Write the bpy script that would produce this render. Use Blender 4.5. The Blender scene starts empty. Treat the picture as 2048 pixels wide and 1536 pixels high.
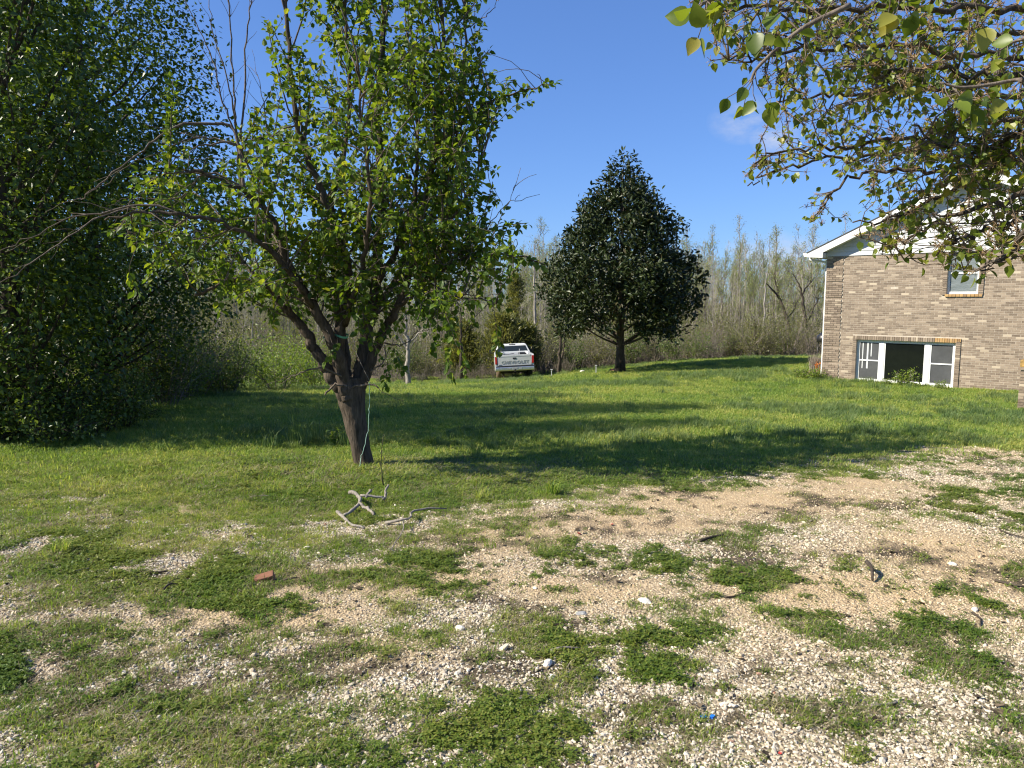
import bpy, bmesh, math, random
import numpy as np
from mathutils import Vector, Matrix

rng = np.random.default_rng(11)
random.seed(5)
SC = bpy.context.scene
COL = SC.collection

# ------------------------------------------------------------------ camera
FPX = 1462.0
PITCH = math.radians(6.55)
CAM = np.array([0.0, 0.0, 1.6])
cam_d = bpy.data.cameras.new('camera')
cam_d.sensor_width = 36.0
cam_d.lens = FPX / 2048 * 36.0
cam_d.clip_start = 0.05
cam_d.clip_end = 3000
cam = bpy.data.objects.new('camera', cam_d)
cam.location = CAM
cam.rotation_euler = (math.pi / 2 - PITCH, 0, 0)
COL.objects.link(cam)
SC.camera = cam

# ------------------------------------------------------------------ light
SUN_EL = math.radians(39)
AZ = np.array([0.972, 0.235]); AZ = AZ / np.linalg.norm(AZ)      # horizontal travel of the light
travel = Vector((AZ[0] * math.cos(SUN_EL), AZ[1] * math.cos(SUN_EL), -math.sin(SUN_EL)))
sd = bpy.data.lights.new('sun', 'SUN')
sd.energy = 5.0
sd.angle = math.radians(0.53)
sd.color = (1.0, 0.925, 0.78)
sun = bpy.data.objects.new('sun', sd)
sun.rotation_euler = travel.to_track_quat('-Z', 'Y').to_euler()
sun.location = (-20, -8, 25)
COL.objects.link(sun)

world = bpy.data.worlds.new('World')
SC.world = world
world.use_nodes = True
wt = world.node_tree
wt.nodes.clear()
w_out = wt.nodes.new('ShaderNodeOutputWorld')
w_bg = wt.nodes.new('ShaderNodeBackground')
w_bg.inputs['Strength'].default_value = 0.10
w_sky = wt.nodes.new('ShaderNodeTexSky')
w_sky.sky_type = 'NISHITA'
w_sky.sun_disc = False
w_sky.sun_elevation = SUN_EL
w_sky.sun_rotation = math.atan2(-AZ[0], -AZ[1])
w_sky.air_density = 1.0
w_sky.dust_density = 0.25
w_sky.ozone_density = 3.0
w_geo = wt.nodes.new('ShaderNodeTexCoord')


def wnode(t, **kw):
    n = wt.nodes.new(t)
    for k, v in kw.items():
        setattr(n, k, v)
    return n


def w_math(op, a, b=None, clamp=False):
    n = wnode('ShaderNodeMath', operation=op, use_clamp=clamp)
    for i, x in enumerate((a, b)):
        if x is None:
            continue
        if isinstance(x, (int, float)):
            n.inputs[i].default_value = x
        else:
            wt.links.new(x, n.inputs[i])
    return n.outputs[0]


def pix_dir(u, v):
    a = (u - 1024) / FPX
    b = -(v - 768) / FPX
    r = np.array([a, math.cos(PITCH) + b * math.sin(PITCH), -math.sin(PITCH) + b * math.cos(PITCH)])
    return r / np.linalg.norm(r)


# wisps of cloud: soft patches at a few bearings over the whole sky, broken up by noise
w_noise = wnode('ShaderNodeTexNoise')
w_noise.inputs['Scale'].default_value = 16.0
w_noise.inputs['Detail'].default_value = 7.0
w_noise.inputs['Roughness'].default_value = 0.62
w_map = wnode('ShaderNodeMapping')
w_map.inputs['Scale'].default_value = (1, 1, 2.0)
wt.links.new(w_geo.outputs['Generated'], w_map.inputs['Vector'])
wt.links.new(w_map.outputs[0], w_noise.inputs['Vector'])
w_n = w_math('MULTIPLY', w_math('SUBTRACT', w_noise.outputs['Fac'], 0.40), 3.4, clamp=True)
clouds = [(pix_dir(1488, 240), 0.046, 0.85), (pix_dir(1552, 276), 0.032, 1.15), (pix_dir(1535, 508), 0.050, 1.0),
          (pix_dir(1485, 500), 0.024, 0.9), (pix_dir(1605, 520), 0.050, 0.8)]
for bearing, el in ((40, 9), (95, 14), (150, 7), (205, 18), (250, 8), (300, 13), (-40, 8)):
    t_ = math.radians(bearing); e_ = math.radians(el)
    clouds.append((np.array([math.sin(t_) * math.cos(e_), math.cos(t_) * math.cos(e_), math.sin(e_)]), 0.07, 0.5))
tot = None
for d, rad, amp in clouds:
    dn = wnode('ShaderNodeVectorMath', operation='SUBTRACT')
    wt.links.new(w_geo.outputs['Generated'], dn.inputs[0])
    dn.inputs[1].default_value = tuple(d)
    sc_ = wnode('ShaderNodeVectorMath', operation='MULTIPLY')
    wt.links.new(dn.outputs[0], sc_.inputs[0])
    sc_.inputs[1].default_value = (1, 1, 1.55)
    ln = wnode('ShaderNodeVectorMath', operation='LENGTH')
    wt.links.new(sc_.outputs[0], ln.inputs[0])
    fall = w_math('SUBTRACT', 1.0, w_math('DIVIDE', ln.outputs['Value'], rad), clamp=True)
    fall = w_math('MULTIPLY', w_math('POWER', fall, 0.8), amp)
    tot = fall if tot is None else w_math('ADD', tot, fall)
w_fac = w_math('MULTIPLY', tot, w_n, clamp=True)
w_mix = wnode('ShaderNodeMix', data_type='RGBA')
wt.links.new(w_fac, w_mix.inputs['Factor'])
w_tint = wnode('ShaderNodeMix', data_type='RGBA', blend_type='MULTIPLY')
w_tint.inputs['Factor'].default_value = 1.0
w_gam = wnode('ShaderNodeGamma')
w_gam.inputs['Gamma'].default_value = 0.74
wt.links.new(w_sky.outputs[0], w_gam.inputs['Color'])
wt.links.new(w_gam.outputs[0], w_tint.inputs['A'])
w_tint.inputs['B'].default_value = (0.56, 0.83, 1.36, 1)
wt.links.new(w_tint.outputs['Result'], w_mix.inputs['A'])
w_mix.inputs['B'].default_value = (3.4, 3.7, 4.5, 1)
wt.links.new(w_mix.outputs['Result'], w_bg.inputs['Color'])
wt.links.new(w_bg.outputs[0], w_out.inputs['Surface'])

vs = SC.view_settings
vs.view_transform = 'Standard'
vs.look = 'None'
vs.exposure = 0.95
vs.gamma = 1.0
vs.use_curve_mapping = False
SC.render.engine = 'CYCLES'
SC.cycles.max_bounces = 7
SC.cycles.diffuse_bounces = 3
SC.cycles.glossy_bounces = 3
SC.cycles.transmission_bounces = 5
SC.cycles.sample_clamp_indirect = 6.0
SC.cycles.filter_width = 1.15


# ------------------------------------------------------------------ tagging
def tag(o, label=None, cat=None, group=None, kind=None):
    if label: o['label'] = label
    if cat: o['category'] = cat
    if group: o['group'] = group
    if kind: o['kind'] = kind
    return o


def empty(name, loc, rz=0.0, label=None, cat=None, group=None):
    o = bpy.data.objects.new(name, None)
    o.empty_display_size = 0.2
    o.location = loc
    o.rotation_euler = (0, 0, rz)
    COL.objects.link(o)
    return tag(o, label, cat, group)


# ------------------------------------------------------------------ materials
def new_mat(name):
    m = bpy.data.materials.new(name)
    m.use_nodes = True
    nt = m.node_tree
    nt.nodes.clear()
    return m, nt


class NT:
    def __init__(s, nt): s.nt = nt
    def n(s, t, **kw):
        x = s.nt.nodes.new(t)
        for k, v in kw.items(): setattr(x, k, v)
        return x
    def l(s, a, b): s.nt.links.new(a, b)
    def val(s, sock, v):
        if isinstance(v, (int, float)): sock.default_value = v
        elif isinstance(v, (tuple, list)): sock.default_value = tuple(v) + ((1,) if len(v) == 3 and sock.type == 'RGBA' else ())
        else: s.l(v, sock)
    def math(s, op, a, b=0.0, clamp=False):
        x = s.n('ShaderNodeMath', operation=op, use_clamp=clamp)
        s.val(x.inputs[0], a); s.val(x.inputs[1], b)
        return x.outputs[0]
    def noise(s, scale, detail=4, rough=0.55, vec=None, out='Fac'):
        x = s.n('ShaderNodeTexNoise')
        x.inputs['Scale'].default_value = scale; x.inputs['Detail'].default_value = detail
        x.inputs['Roughness'].default_value = rough
        if vec is not None: s.l(vec, x.inputs['Vector'])
        return x.outputs[out]
    def ramp(s, fac, stops):
        x = s.n('ShaderNodeValToRGB')
        e = x.color_ramp.elements
        while len(e) < len(stops): e.new(0.5)
        for i, (p, c) in enumerate(stops):
            e[i].position = p; e[i].color = tuple(c) + (1,)
        s.val(x.inputs['Fac'], fac)
        return x.outputs['Color']
    def mix(s, fac, a, b, blend='MIX'):
        x = s.n('ShaderNodeMix', data_type='RGBA', blend_type=blend)
        s.val(x.inputs['Factor'], fac); s.val(x.inputs['A'], a); s.val(x.inputs['B'], b)
        return x.outputs['Result']
    def coord(s, which='Object'):
        return s.n('ShaderNodeTexCoord').outputs[which]
    def mapping(s, vec, scale):
        x = s.n('ShaderNodeMapping'); x.inputs['Scale'].default_value = scale
        s.l(vec, x.inputs['Vector']); return x.outputs[0]
    def bump(s, h, strength=0.4, dist=0.02):
        x = s.n('ShaderNodeBump'); x.inputs['Strength'].default_value = strength
        x.inputs['Distance'].default_value = dist; s.l(h, x.inputs['Height']); return x.outputs[0]
    def principled(s, base, rough=0.6, metal=0.0, spec=0.5, normal=None, coat=0.0):
        x = s.n('ShaderNodeBsdfPrincipled')
        s.val(x.inputs['Base Color'], base); s.val(x.inputs['Roughness'], rough)
        x.inputs['Metallic'].default_value = metal
        x.inputs['Specular IOR Level'].default_value = spec
        x.inputs['Coat Weight'].default_value = coat
        if normal is not None: s.l(normal, x.inputs['Normal'])
        return x.outputs[0]
    def out(s, surf):
        o = s.n('ShaderNodeOutputMaterial'); s.l(surf, o.inputs['Surface'])


def island_rand(N):
    g = N.n('ShaderNodeNewGeometry').outputs['Random Per Island']
    o = N.n('ShaderNodeObjectInfo').outputs['Random']
    return N.math('FRACT', N.math('ADD', g, o), 0)


def leaf_mat(name, stops, trans=0.4, trans_gain=(1.9, 1.8, 0.8), rough=0.42, spec=0.5):
    m, nt = new_mat(name); N = NT(nt)
    r = island_rand(N)
    c = N.ramp(r, stops)
    p = N.principled(c, rough, 0, spec)
    t = N.n('ShaderNodeBsdfTranslucent')
    N.l(N.mix(1.0, c, trans_gain, 'MULTIPLY'), t.inputs['Color'])
    mx = N.n('ShaderNodeMixShader'); mx.inputs[0].default_value = trans
    N.l(p, mx.inputs[1]); N.l(t.outputs[0], mx.inputs[2])
    N.out(mx.outputs[0])
    return m


def bark_mat(name, dark, light, scale=9.0, stretch=0.22, bump=0.9, rough=0.9):
    m, nt = new_mat(name); N = NT(nt)
    co = N.mapping(N.coord('Object'), (1, 1, stretch))
    a = N.noise(scale * 3.2, 5, 0.65, co)
    b = N.noise(scale * 0.5, 3, 0.5, N.coord('Object'))
    f = N.math('ADD', N.math('MULTIPLY', a, 0.75), N.math('MULTIPLY', b, 0.35))
    c = N.ramp(f, [(0.36, dark), (0.72, light)])
    N.out(N.principled(c, rough, 0, 0.2, N.bump(a, bump, 0.02)))
    return m


def plain_mat(name, base, rough=0.6, metal=0.0, spec=0.5, var=0.08, nscale=6.0, bump=0.0, coat=0.0, bscale=None):
    m, nt = new_mat(name); N = NT(nt)
    nz = N.noise(nscale, 5, 0.6, N.coord('Object'))
    d = tuple(max(0, x * (1 - var * 2)) for x in base); l = tuple(min(1, x * (1 + var)) for x in base)
    c = N.ramp(nz, [(0.3, d), (0.7, l)])
    nrm = None
    if bump: nrm = N.bump(N.noise(bscale or nscale * 6, 4, 0.6, N.coord('Object')), bump, 0.01)
    N.out(N.principled(c, rough, metal, spec, nrm, coat))
    return m


# ------------------------------------------------------------------ mesh helpers
def mesh_np(name, verts, facesets, mat=None, smooth=False):
    """facesets: list of (n,k) index arrays"""
    me = bpy.data.meshes.new(name)
    verts = np.asarray(verts, dtype=np.float32).reshape(-1, 3)
    me.vertices.add(len(verts))
    me.vertices.foreach_set('co', verts.ravel())
    facesets = [np.asarray(f, dtype=np.int32) for f in facesets if len(f)]
    if facesets:
        nl = sum(f.size for f in facesets); npoly = sum(len(f) for f in facesets)
        me.loops.add(nl); me.polygons.add(npoly)
        me.loops.foreach_set('vertex_index', np.concatenate([f.ravel() for f in facesets]))
        sizes = np.concatenate([np.full(len(f), f.shape[1], dtype=np.int32) for f in facesets])
        starts = np.concatenate([[0], np.cumsum(sizes)[:-1]]).astype(np.int32)
        me.polygons.foreach_set('loop_start', starts)
        me.polygons.foreach_set('use_smooth', np.full(npoly, bool(smooth)))
    me.update(calc_edges=True)
    if mat: me.materials.append(mat)
    return me


class MB:
    def __init__(s):
        s.v = []; s.f = {}; s.n = 0
    def add(s, verts, *facesets):
        verts = np.asarray(verts, float).reshape(-1, 3)
        for f in facesets:
            f = np.asarray(f, int)
            if len(f): s.f.setdefault(f.shape[1], []).append(f + s.n)
        s.v.append(verts); s.n += len(verts)
        return s
    def box(s, x0, x1, y0, y1, z0, z1):
        v = [(x, y, z) for z in (z0, z1) for y in (y0, y1) for x in (x0, x1)]
        return s.add(v, [(0, 2, 3, 1), (4, 5, 7, 6), (0, 1, 5, 4), (2, 6, 7, 3), (0, 4, 6, 2), (1, 3, 7, 5)])
    def tube(s, pts, rad, n=6, cap=True):
        pts = np.asarray(pts, float); k = len(pts)
        rad = np.broadcast_to(np.asarray(rad, float), (k,))
        t = np.gradient(pts, axis=0)
        t /= np.linalg.norm(t, axis=1)[:, None] + 1e-9
        ref = np.array([0.31, 0.87, 0.12]) if abs(t[:, 2]).mean() > 0.6 else np.array([0.05, 0.1, 1.0])
        a = np.cross(t, ref); a /= np.linalg.norm(a, axis=1)[:, None] + 1e-9
        b = np.cross(t, a)
        th = np.linspace(0, 2 * np.pi, n, endpoint=False)
        ring = a[:, None, :] * np.cos(th)[None, :, None] + b[:, None, :] * np.sin(th)[None, :, None]
        V = pts[:, None, :] + ring * rad[:, None, None]
        i = np.arange(k - 1)[:, None] * n; j = np.arange(n)[None, :]; j2 = (j + 1) % n
        q = np.stack([i + j, i + j2, i + n + j2, i + n + j], -1).reshape(-1, 4)
        s.add(V, q)
        if cap:
            base = s.n - k * n
            s.f.setdefault(n, []).append((np.arange(n)[::-1] + base)[None, :])
            s.f.setdefault(n, []).append((np.arange(n) + base + (k - 1) * n)[None, :])
        return s
    def prism(s, poly, axis, a, b):
        """extrude a 2-D polygon along an axis from a to b"""
        k = len(poly); v = []
        for t in (a, b):
            for p in poly:
                v.append((t, p[0], p[1]) if axis == 'x' else (p[0], t, p[1]) if axis == 'y' else (p[0], p[1], t))
        s.add(v)
        base = s.n - 2 * k
        q = [(base + i, base + (i + 1) % k, base + k + (i + 1) % k, base + k + i) for i in range(k)]
        s.f.setdefault(4, []).append(np.array(q))
        s.f.setdefault(k, []).append(np.array([list(range(base + k - 1, base - 1, -1)), list(range(base + k, base + 2 * k))]))
        return s
    def lathe(s, prof, axis='x', n=20, c=(0, 0, 0)):
        th = np.linspace(0, 2 * np.pi, n, endpoint=False)
        prof = np.asarray(prof, float); V = []
        for h, r in prof:
            for t in th:
                p = (h, r * math.cos(t), r * math.sin(t)) if axis == 'x' else (r * math.cos(t), r * math.sin(t), h)
                V.append((p[0] + c[0], p[1] + c[1], p[2] + c[2]))
        k = len(prof)
        i = np.arange(k - 1)[:, None] * n; j = np.arange(n)[None, :]; j2 = (j + 1) % n
        return s.add(V, np.stack([i + j, i + j2, i + n + j2, i + n + j], -1).reshape(-1, 4))
    def mesh(s, name, mat, smooth=False, offset=None):
        v = np.concatenate(s.v) if s.v else np.zeros((0, 3))
        if offset is not None: v = v - np.asarray(offset)
        return mesh_np(name, v, [np.concatenate(f) for f in s.f.values()], mat, smooth)
    def build(s, name, mat, parent=None, smooth=False, offset=None, bevel=0.0, fixn=False):
        me = s.mesh(name, mat, smooth, offset)
        if fixn or bevel:
            bm = bmesh.new(); bm.from_mesh(me)
            bmesh.ops.recalc_face_normals(bm, faces=bm.faces)
            if bevel:
                bmesh.ops.bevel(bm, geom=bm.edges[:], offset=bevel, segments=2, affect='EDGES', profile=0.6)
            bm.to_mesh(me); bm.free()
        o = bpy.data.objects.new(name, me)
        COL.objects.link(o)
        if parent: o.parent = parent
        return o


def ridged_tube(mb, pts, rad, n=40, sub=5, amp=.055, seed=3):
    pts = np.asarray(pts, float); k = len(pts); t = np.linspace(0, k - 1, (k - 1) * sub + 1)
    q = np.stack([np.interp(t, np.arange(k), pts[:, i]) for i in range(3)], -1); r = np.interp(t, np.arange(k), rad)
    tmp = MB(); tmp.tube(q, r, n); v = tmp.v[0]
    L = np.concatenate([[0], np.cumsum(np.linalg.norm(np.diff(q, axis=0), axis=1))])
    ring = np.repeat(L, n); th = np.tile(np.arange(n) / n, len(q))
    R = np.repeat(r, n); w = R * 6.283
    per = 18
    def nz(sx, sy, sd): 
        a = vnoise(th * sx + .5 * vnoise(th * 7, ring * 5, sd + 9), ring * sy, sd); b = vnoise((th - 1) * sx + .5 * vnoise((th - 1) * 7, ring * 5, sd + 9), ring * sy, sd); return a * (1 - th) + b * th
    h = nz(per, 7, seed) * .7 + nz(per * 2, 16, seed + 1) * .4 + nz(5, 2.5, seed + 2) * .8 - .95
    c = np.repeat(q, n, 0)
    tmp.v[0] = c + (v - c) * (1 + amp * 2 * h)[:, None]
    for key, fs in tmp.f.items():
        for f in fs: mb.f.setdefault(key, []).append(f + mb.n)
    mb.v.append(tmp.v[0]); mb.n += len(v)


def link_mesh(name, me, parent=None, loc=None):
    o = bpy.data.objects.new(name, me)
    COL.objects.link(o)
    if parent: o.parent = parent
    if loc is not None: o.location = loc
    return o


def unit(v):
    v = np.asarray(v, float)
    return v / (np.linalg.norm(v, axis=-1, keepdims=True) + 1e-9)


# ------------------------------------------------------------------ noise
def _hash(ix, iy, seed):
    h = (ix.astype(np.int64) * 374761393 + iy.astype(np.int64) * 668265263 + seed * 1442695041) & 0x7fffffff
    h = ((h ^ (h >> 13)) * 1274126177) & 0x7fffffff
    return ((h ^ (h >> 16)) & 0xffff) / 65535.0


def vnoise(x, y, seed=0):
    x = np.asarray(x, float); y = np.asarray(y, float)
    ix = np.floor(x); iy = np.floor(y); fx = x - ix; fy = y - iy
    fx = fx * fx * (3 - 2 * fx); fy = fy * fy * (3 - 2 * fy)
    a = _hash(ix, iy, seed); b = _hash(ix + 1, iy, seed); c = _hash(ix, iy + 1, seed); d = _hash(ix + 1, iy + 1, seed)
    return (a * (1 - fx) + b * fx) * (1 - fy) + (c * (1 - fx) + d * fx) * fy


def fbm(x, y, seed=0, octv=4):
    s = 0; a = 0.5; t = 0
    for i in range(octv):
        s = s + a * vnoise(x * 2 ** i + 17.3 * i, y * 2 ** i - 9.1 * i, seed + i); t += a; a *= 0.5
    return s / t


def sstep(a, b, x):
    t = np.clip((x - a) / (b - a), 0, 1)
    return t * t * (3 - 2 * t)


# ------------------------------------------------------------------ terrain
CTRL = np.array([
    (0, 0, 0), (-6, 0, 0), (6, 0, 0), (0, 3, 0), (-5, 4, -.02), (5, 4, 0), (0, -20, .1), (-40, -20, .1), (40, -20, .1),
    (-1.67, 8, -.26), (-7.3, 13, -.42), (-5, 9.5, -.28), (3, 9, -.28), (7.5, 8, -.15), (10.9, 15.6, -.76), (4, 14, -.62),
    (10.56, 24.8, -1.06), (14.6, 21, -1.06), (12, 26, -1.05), (4.75, 32, -1.57), (-.5, 37, -2.5), (16.6, 42, -1.69),
    (10, 37, -1.45), (-7.7, 24, -1.35), (-3, 20, -1.05), (25, 60, -3.2), (8, 55, -3.2), (0, 60, -4), (-30, 60, -4), (-20, 24, -1.4), (-20, 8, -.3),
    (20, 8, -.2), (30, 25, -1.0), (30, 42, -1.7), (0, 110, -5), (90, 110, -4), (-90, 110, -5), (-90, 20, -1.5), (90, 20, -1.0)], float)


def _tps(d2):
    return 0.5 * d2 * np.log(d2 + 1e-9)


def _fit():
    n = len(CTRL); X = CTRL[:, :2]
    K = _tps(((X[:, None] - X[None]) ** 2).sum(-1)) + np.eye(n) * 4.0
    Pm = np.hstack([np.ones((n, 1)), X])
    A = np.zeros((n + 3, n + 3)); A[:n, :n] = K; A[:n, n:] = Pm; A[n:, :n] = Pm.T
    return np.linalg.solve(A, np.concatenate([CTRL[:, 2], np.zeros(3)]))


TPS = _fit()


def ground_z(x, y, micro=True):
    x = np.asarray(x, float); y = np.asarray(y, float)
    shp = np.broadcast(x, y).shape
    x = np.broadcast_to(x, shp).ravel(); y = np.broadcast_to(y, shp).ravel()
    cx = np.clip(x, -95, 95); cy = np.clip(y, -25, 115)
    z = np.zeros(len(cx)); n = len(CTRL)
    for i in range(n):
        z += TPS[i] * _tps((cx - CTRL[i, 0]) ** 2 + (cy - CTRL[i, 1]) ** 2)
    z += TPS[n] + TPS[n + 1] * cx + TPS[n + 2] * cy
    if micro:
        z += 0.05 * (fbm(x * 0.7, y * 0.7, 3, 3) - 0.5) + 0.022 * (fbm(x * 4, y * 4, 8, 3) - 0.5) * (np.abs(y) < 12)
    return z.reshape(shp)


def gz(x, y):
    return float(ground_z(np.array([x]), np.array([y]))[0])


def G(u, v, h=0.0):
    """point of the ground (raised by h) seen at a photo pixel"""
    d = pix_dir(u, v)
    ts = np.concatenate([np.linspace(1.2, 14, 600), np.linspace(14, 90, 500)])
    p = CAM + d[None] * ts[:, None]
    below = p[:, 2] < ground_z(p[:, 0], p[:, 1]) + h
    i = int(np.argmax(below)) if below.any() else len(ts) - 1
    return p[i].copy()


def P(u, v, depth):
    d = pix_dir(u, v)
    return CAM + d * depth / d[1]


def proj(p):
    p = np.asarray(p, float) - CAM
    yc = p[..., 1] * math.cos(PITCH) - p[..., 2] * math.sin(PITCH)
    zc = p[..., 1] * math.sin(PITCH) + p[..., 2] * math.cos(PITCH)
    return 1024 + FPX * p[..., 0] / yc, 768 - FPX * zc / yc


def in_poly(u, v, poly):
    u = np.asarray(u); v = np.asarray(v); poly = np.asarray(poly, float)
    ins = np.zeros(u.shape, bool); j = len(poly) - 1
    for i in range(len(poly)):
        xi, yi = poly[i]; xj, yj = poly[j]
        c = ((yi > v) != (yj > v)) & (u < (xj - xi) * (v - yi) / (yj - yi + 1e-12) + xi)
        ins ^= c; j = i
    return ins


# ---- where grass, weeds, gravel and bare dirt are on the ground (world metres)
EDGE = np.array([G(u, v)[:2] for u, v in [(-150, 1010), (0, 1015), (180, 1035), (330, 1060), (560, 1075), (700, 1060), (800, 1055), (920, 1045),
                 (1030, 1030), (1120, 1010), (1260, 985), (1450, 962), (1600, 945), (1760, 925), (1870, 905), (1930, 893), (2000, 900), (2150, 915)]])
EDGE = EDGE[np.argsort(EDGE[:, 0])]


_BL = {}


def blob(x, y, u, v, ru, rv):
    """soft ellipse on the ground, given by photo centre and extents"""
    k = (u, v, ru, rv)
    if k not in _BL:
        c = G(u, v); e = G(u + ru, v); s = G(u, v + rv)
        _BL[k] = (c, abs(e[0] - c[0]), max(abs(s[1] - c[1]), 0.05))
    c, rx, ry = _BL[k]
    return np.exp(-(((x - c[0]) / rx) ** 2 + ((y - c[1]) / ry) ** 2))


GREEN = [(1080, 1262, 85, 38), (1425, 1235, 60, 26), (1350, 1285, 70, 20), (505, 1130, 70, 38), (180, 1115, 120, 32), (240, 1160, 80, 22),
         (1165, 1100, 70, 22), (930, 1172, 45, 16), (1520, 1165, 70, 24), (1590, 1240, 60, 20), (1690, 1125, 60, 26), (650, 1350, 90, 50),
         (720, 1440, 110, 50), (430, 1400, 130, 60), (60, 1310, 100, 40), (150, 1420, 150, 70), (1600, 1440, 70, 30), (1300, 1425, 50, 30),
         (1330, 1330, 50, 20), (1800, 1270, 80, 26), (1950, 1200, 70, 30), (1900, 1380, 120, 40), (1140, 1380, 60, 28), (1000, 1490, 100, 40),
         (360, 1090, 60, 22), (700, 1090, 60, 14), (900, 1085, 40, 10), (1050, 1045, 60, 14), (1130, 1460, 60, 26), (1850, 1110, 50, 24),
         (1560, 1060, 60, 18), (1440, 1070, 40, 14), (780, 1240, 50, 16), (2010, 1450, 90, 50), (1720, 1500, 80, 30)]
BARE = [(950, 1072, 200, 16), (1220, 1050, 180, 26), (1420, 1005, 170, 22), (380, 1015, 60, 12), (330, 1130, 70, 16), (640, 1130, 120, 20),
        (800, 1180, 200, 26), (1000, 1210, 200, 26), (1850, 1080, 180, 50), (1480, 1320, 220, 44), (1250, 1400, 130, 40), (40, 1085, 70, 22),
        (1300, 1180, 150, 26), (1940, 915, 55, 10), (1880, 960, 80, 14), (1700, 1010, 120, 22), (1780, 1210, 110, 26), (880, 1330, 130, 40),
        (300, 1240, 120, 22), (200, 1030, 60, 10), (430, 866, 40, 7)]
TAN = [(1000, 1075, 260, 22), (1250, 1050, 200, 26), (1480, 1000, 200, 26), (1700, 960, 130, 18), (1900, 1110, 200, 60), (1680, 1180, 220, 36),
       (380, 1020, 70, 14), (850, 1170, 220, 40), (1150, 1180, 160, 40), (600, 1160, 160, 30), (560, 1230, 200, 40), (760, 1300, 160, 50)]


def masks(x, y):
    yb = np.interp(x, EDGE[:, 0], EDGE[:, 1])
    n1 = fbm(x * 1.2, y * 1.2, 21, 4); n2 = fbm(x * 3.3, y * 3.3, 33, 3); n3 = fbm(x * 9, y * 9, 41, 2); n4 = fbm(x * 24, y * 24, 47, 2)
    nn = 0.25 * n1 + 0.25 * n2 + 0.25 * n3 + 0.25 * n4
    nn = 0.5 + (nn - 0.5) * 1.5
    dist = y - yb + (nn - 0.5) * 2.2
    lawn = sstep(-0.35, 0.85, dist)
    gb = np.zeros_like(x); bb = np.zeros_like(x); tb = np.zeros_like(x)
    for b in GREEN: gb = np.maximum(gb, blob(x, y, *b))
    for b in BARE: bb = np.maximum(bb, blob(x, y, *b))
    for b in TAN: tb = np.maximum(tb, blob(x, y, *b))
    left = sstep(0.9, -2.4, x)
    score = nn + 0.13 * left - 0.01 + 0.09 * gb - 0.12 * bb + 0.03 * sstep(2.9, 2.2, y)
    near = sstep(0.40, 0.72, score)
    veg = np.clip(np.maximum(lawn * (1 - 0.85 * bb) * (0.72 + 0.28 * sstep(.40, .5, nn)), near), 0, 1)
    veg = np.where(y > 9.5, np.maximum(veg, 1 - 0.6 * bb), veg)
    tan = np.clip(0.85 * tb + 0.12 + (fbm(x * 0.8, y * 0.8, 55, 3) - 0.5) * 1.6 - 0.25 * sstep(0.2, 2.0, x) * sstep(3.6, 2.6, y), 0, 1)
    soil = sstep(0.50, 0.64, 0.50 * fbm(x * 1.9, y * 2.6, 71, 4) + 0.30 * n3 + 0.20 * n4 + 0.05 * gb)
    return veg, lawn, tan, soil, score


# ------------------------------------------------------------------ ground sheet
def axis(fine0, fine1, step, lo, hi, growth):
    c = list(np.arange(fine0, fine1 + 1e-6, step))
    s = step; x = fine1
    while x < hi:
        s *= growth; x += s; c.append(x)
    s = step; x = fine0; L = []
    while x > lo:
        s *= growth; x -= s; L.append(x)
    return np.array(L[::-1] + c)


gx = axis(-5.5, 7.0, 0.07, -900, 900, 1.07)
gy = axis(1.6, 9.6, 0.07, -300, 1500, 1.06)
GX, GY = np.meshgrid(gx, gy)
GZ = ground_z(GX, GY)
nx, ny = len(gx), len(gy)
idx = np.arange(nx * ny).reshape(ny, nx)
quads = np.stack([idx[:-1, :-1], idx[:-1, 1:], idx[1:, 1:], idx[1:, :-1]], -1).reshape(-1, 4)

m_ground, nt = new_mat('ground_earth'); N = NT(nt)
at = N.n('ShaderNodeAttribute', attribute_name='cover')          # r turf, g tan sand, b dark soil, a leaf litter of the woods
sep = N.n('ShaderNodeSeparateColor'); N.l(at.outputs['Color'], sep.inputs[0])
veg_s, tan_s, soil_s = sep.outputs[0], sep.outputs[1], sep.outputs[2]
co = N.coord('Object')
v1 = N.n('ShaderNodeTexVoronoi'); v1.inputs['Scale'].default_value = 62.0; N.l(co, v1.inputs['Vector'])
grit = N.ramp(N.math('MULTIPLY', v1.outputs['Color'], 1.0), [(0.1, (0.11, 0.085, 0.055)), (0.5, (0.32, 0.255, 0.17)), (0.9, (0.54, 0.455, 0.325))])
fine = N.noise(120, 4, 0.6, co)
sand = N.ramp(fine, [(0.3, (0.33, 0.235, 0.135)), (0.7, (0.56, 0.43, 0.265))])
gsel = N.mix(N.math('MULTIPLY', tan_s, 0.85, True), grit, sand)
dirt = N.ramp(N.noise(45, 5, 0.7, co), [(0.3, (0.050, 0.038, 0.026)), (0.7, (0.13, 0.10, 0.068))])
gsel = N.mix(soil_s, gsel, dirt)
turf_n = N.noise(0.55, 5, 0.6, co)
turf = N.ramp(N.math('ADD', N.math('MULTIPLY', turf_n, 0.6), N.math('MULTIPLY', N.noise(24, 4, 0.7, co), 0.42)),
              [(0.34, (0.085, 0.105, 0.026)), (0.52, (0.175, 0.19, 0.048)), (0.72, (0.31, 0.28, 0.10))])
colr = N.mix(N.math('MULTIPLY', veg_s, 0.92), gsel, turf)
litter_c = N.ramp(N.noise(3.0, 6, 0.7, co), [(0.3, (0.07, 0.052, 0.036)), (0.7, (0.17, 0.135, 0.09))])
colr = N.mix(at.outputs['Alpha'], colr, litter_c)
hgt = N.math('ADD', N.math('MULTIPLY', v1.outputs['Distance'], -0.8), N.math('MULTIPLY', N.noise(30, 5, 0.7, co), 1.0))
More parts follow.
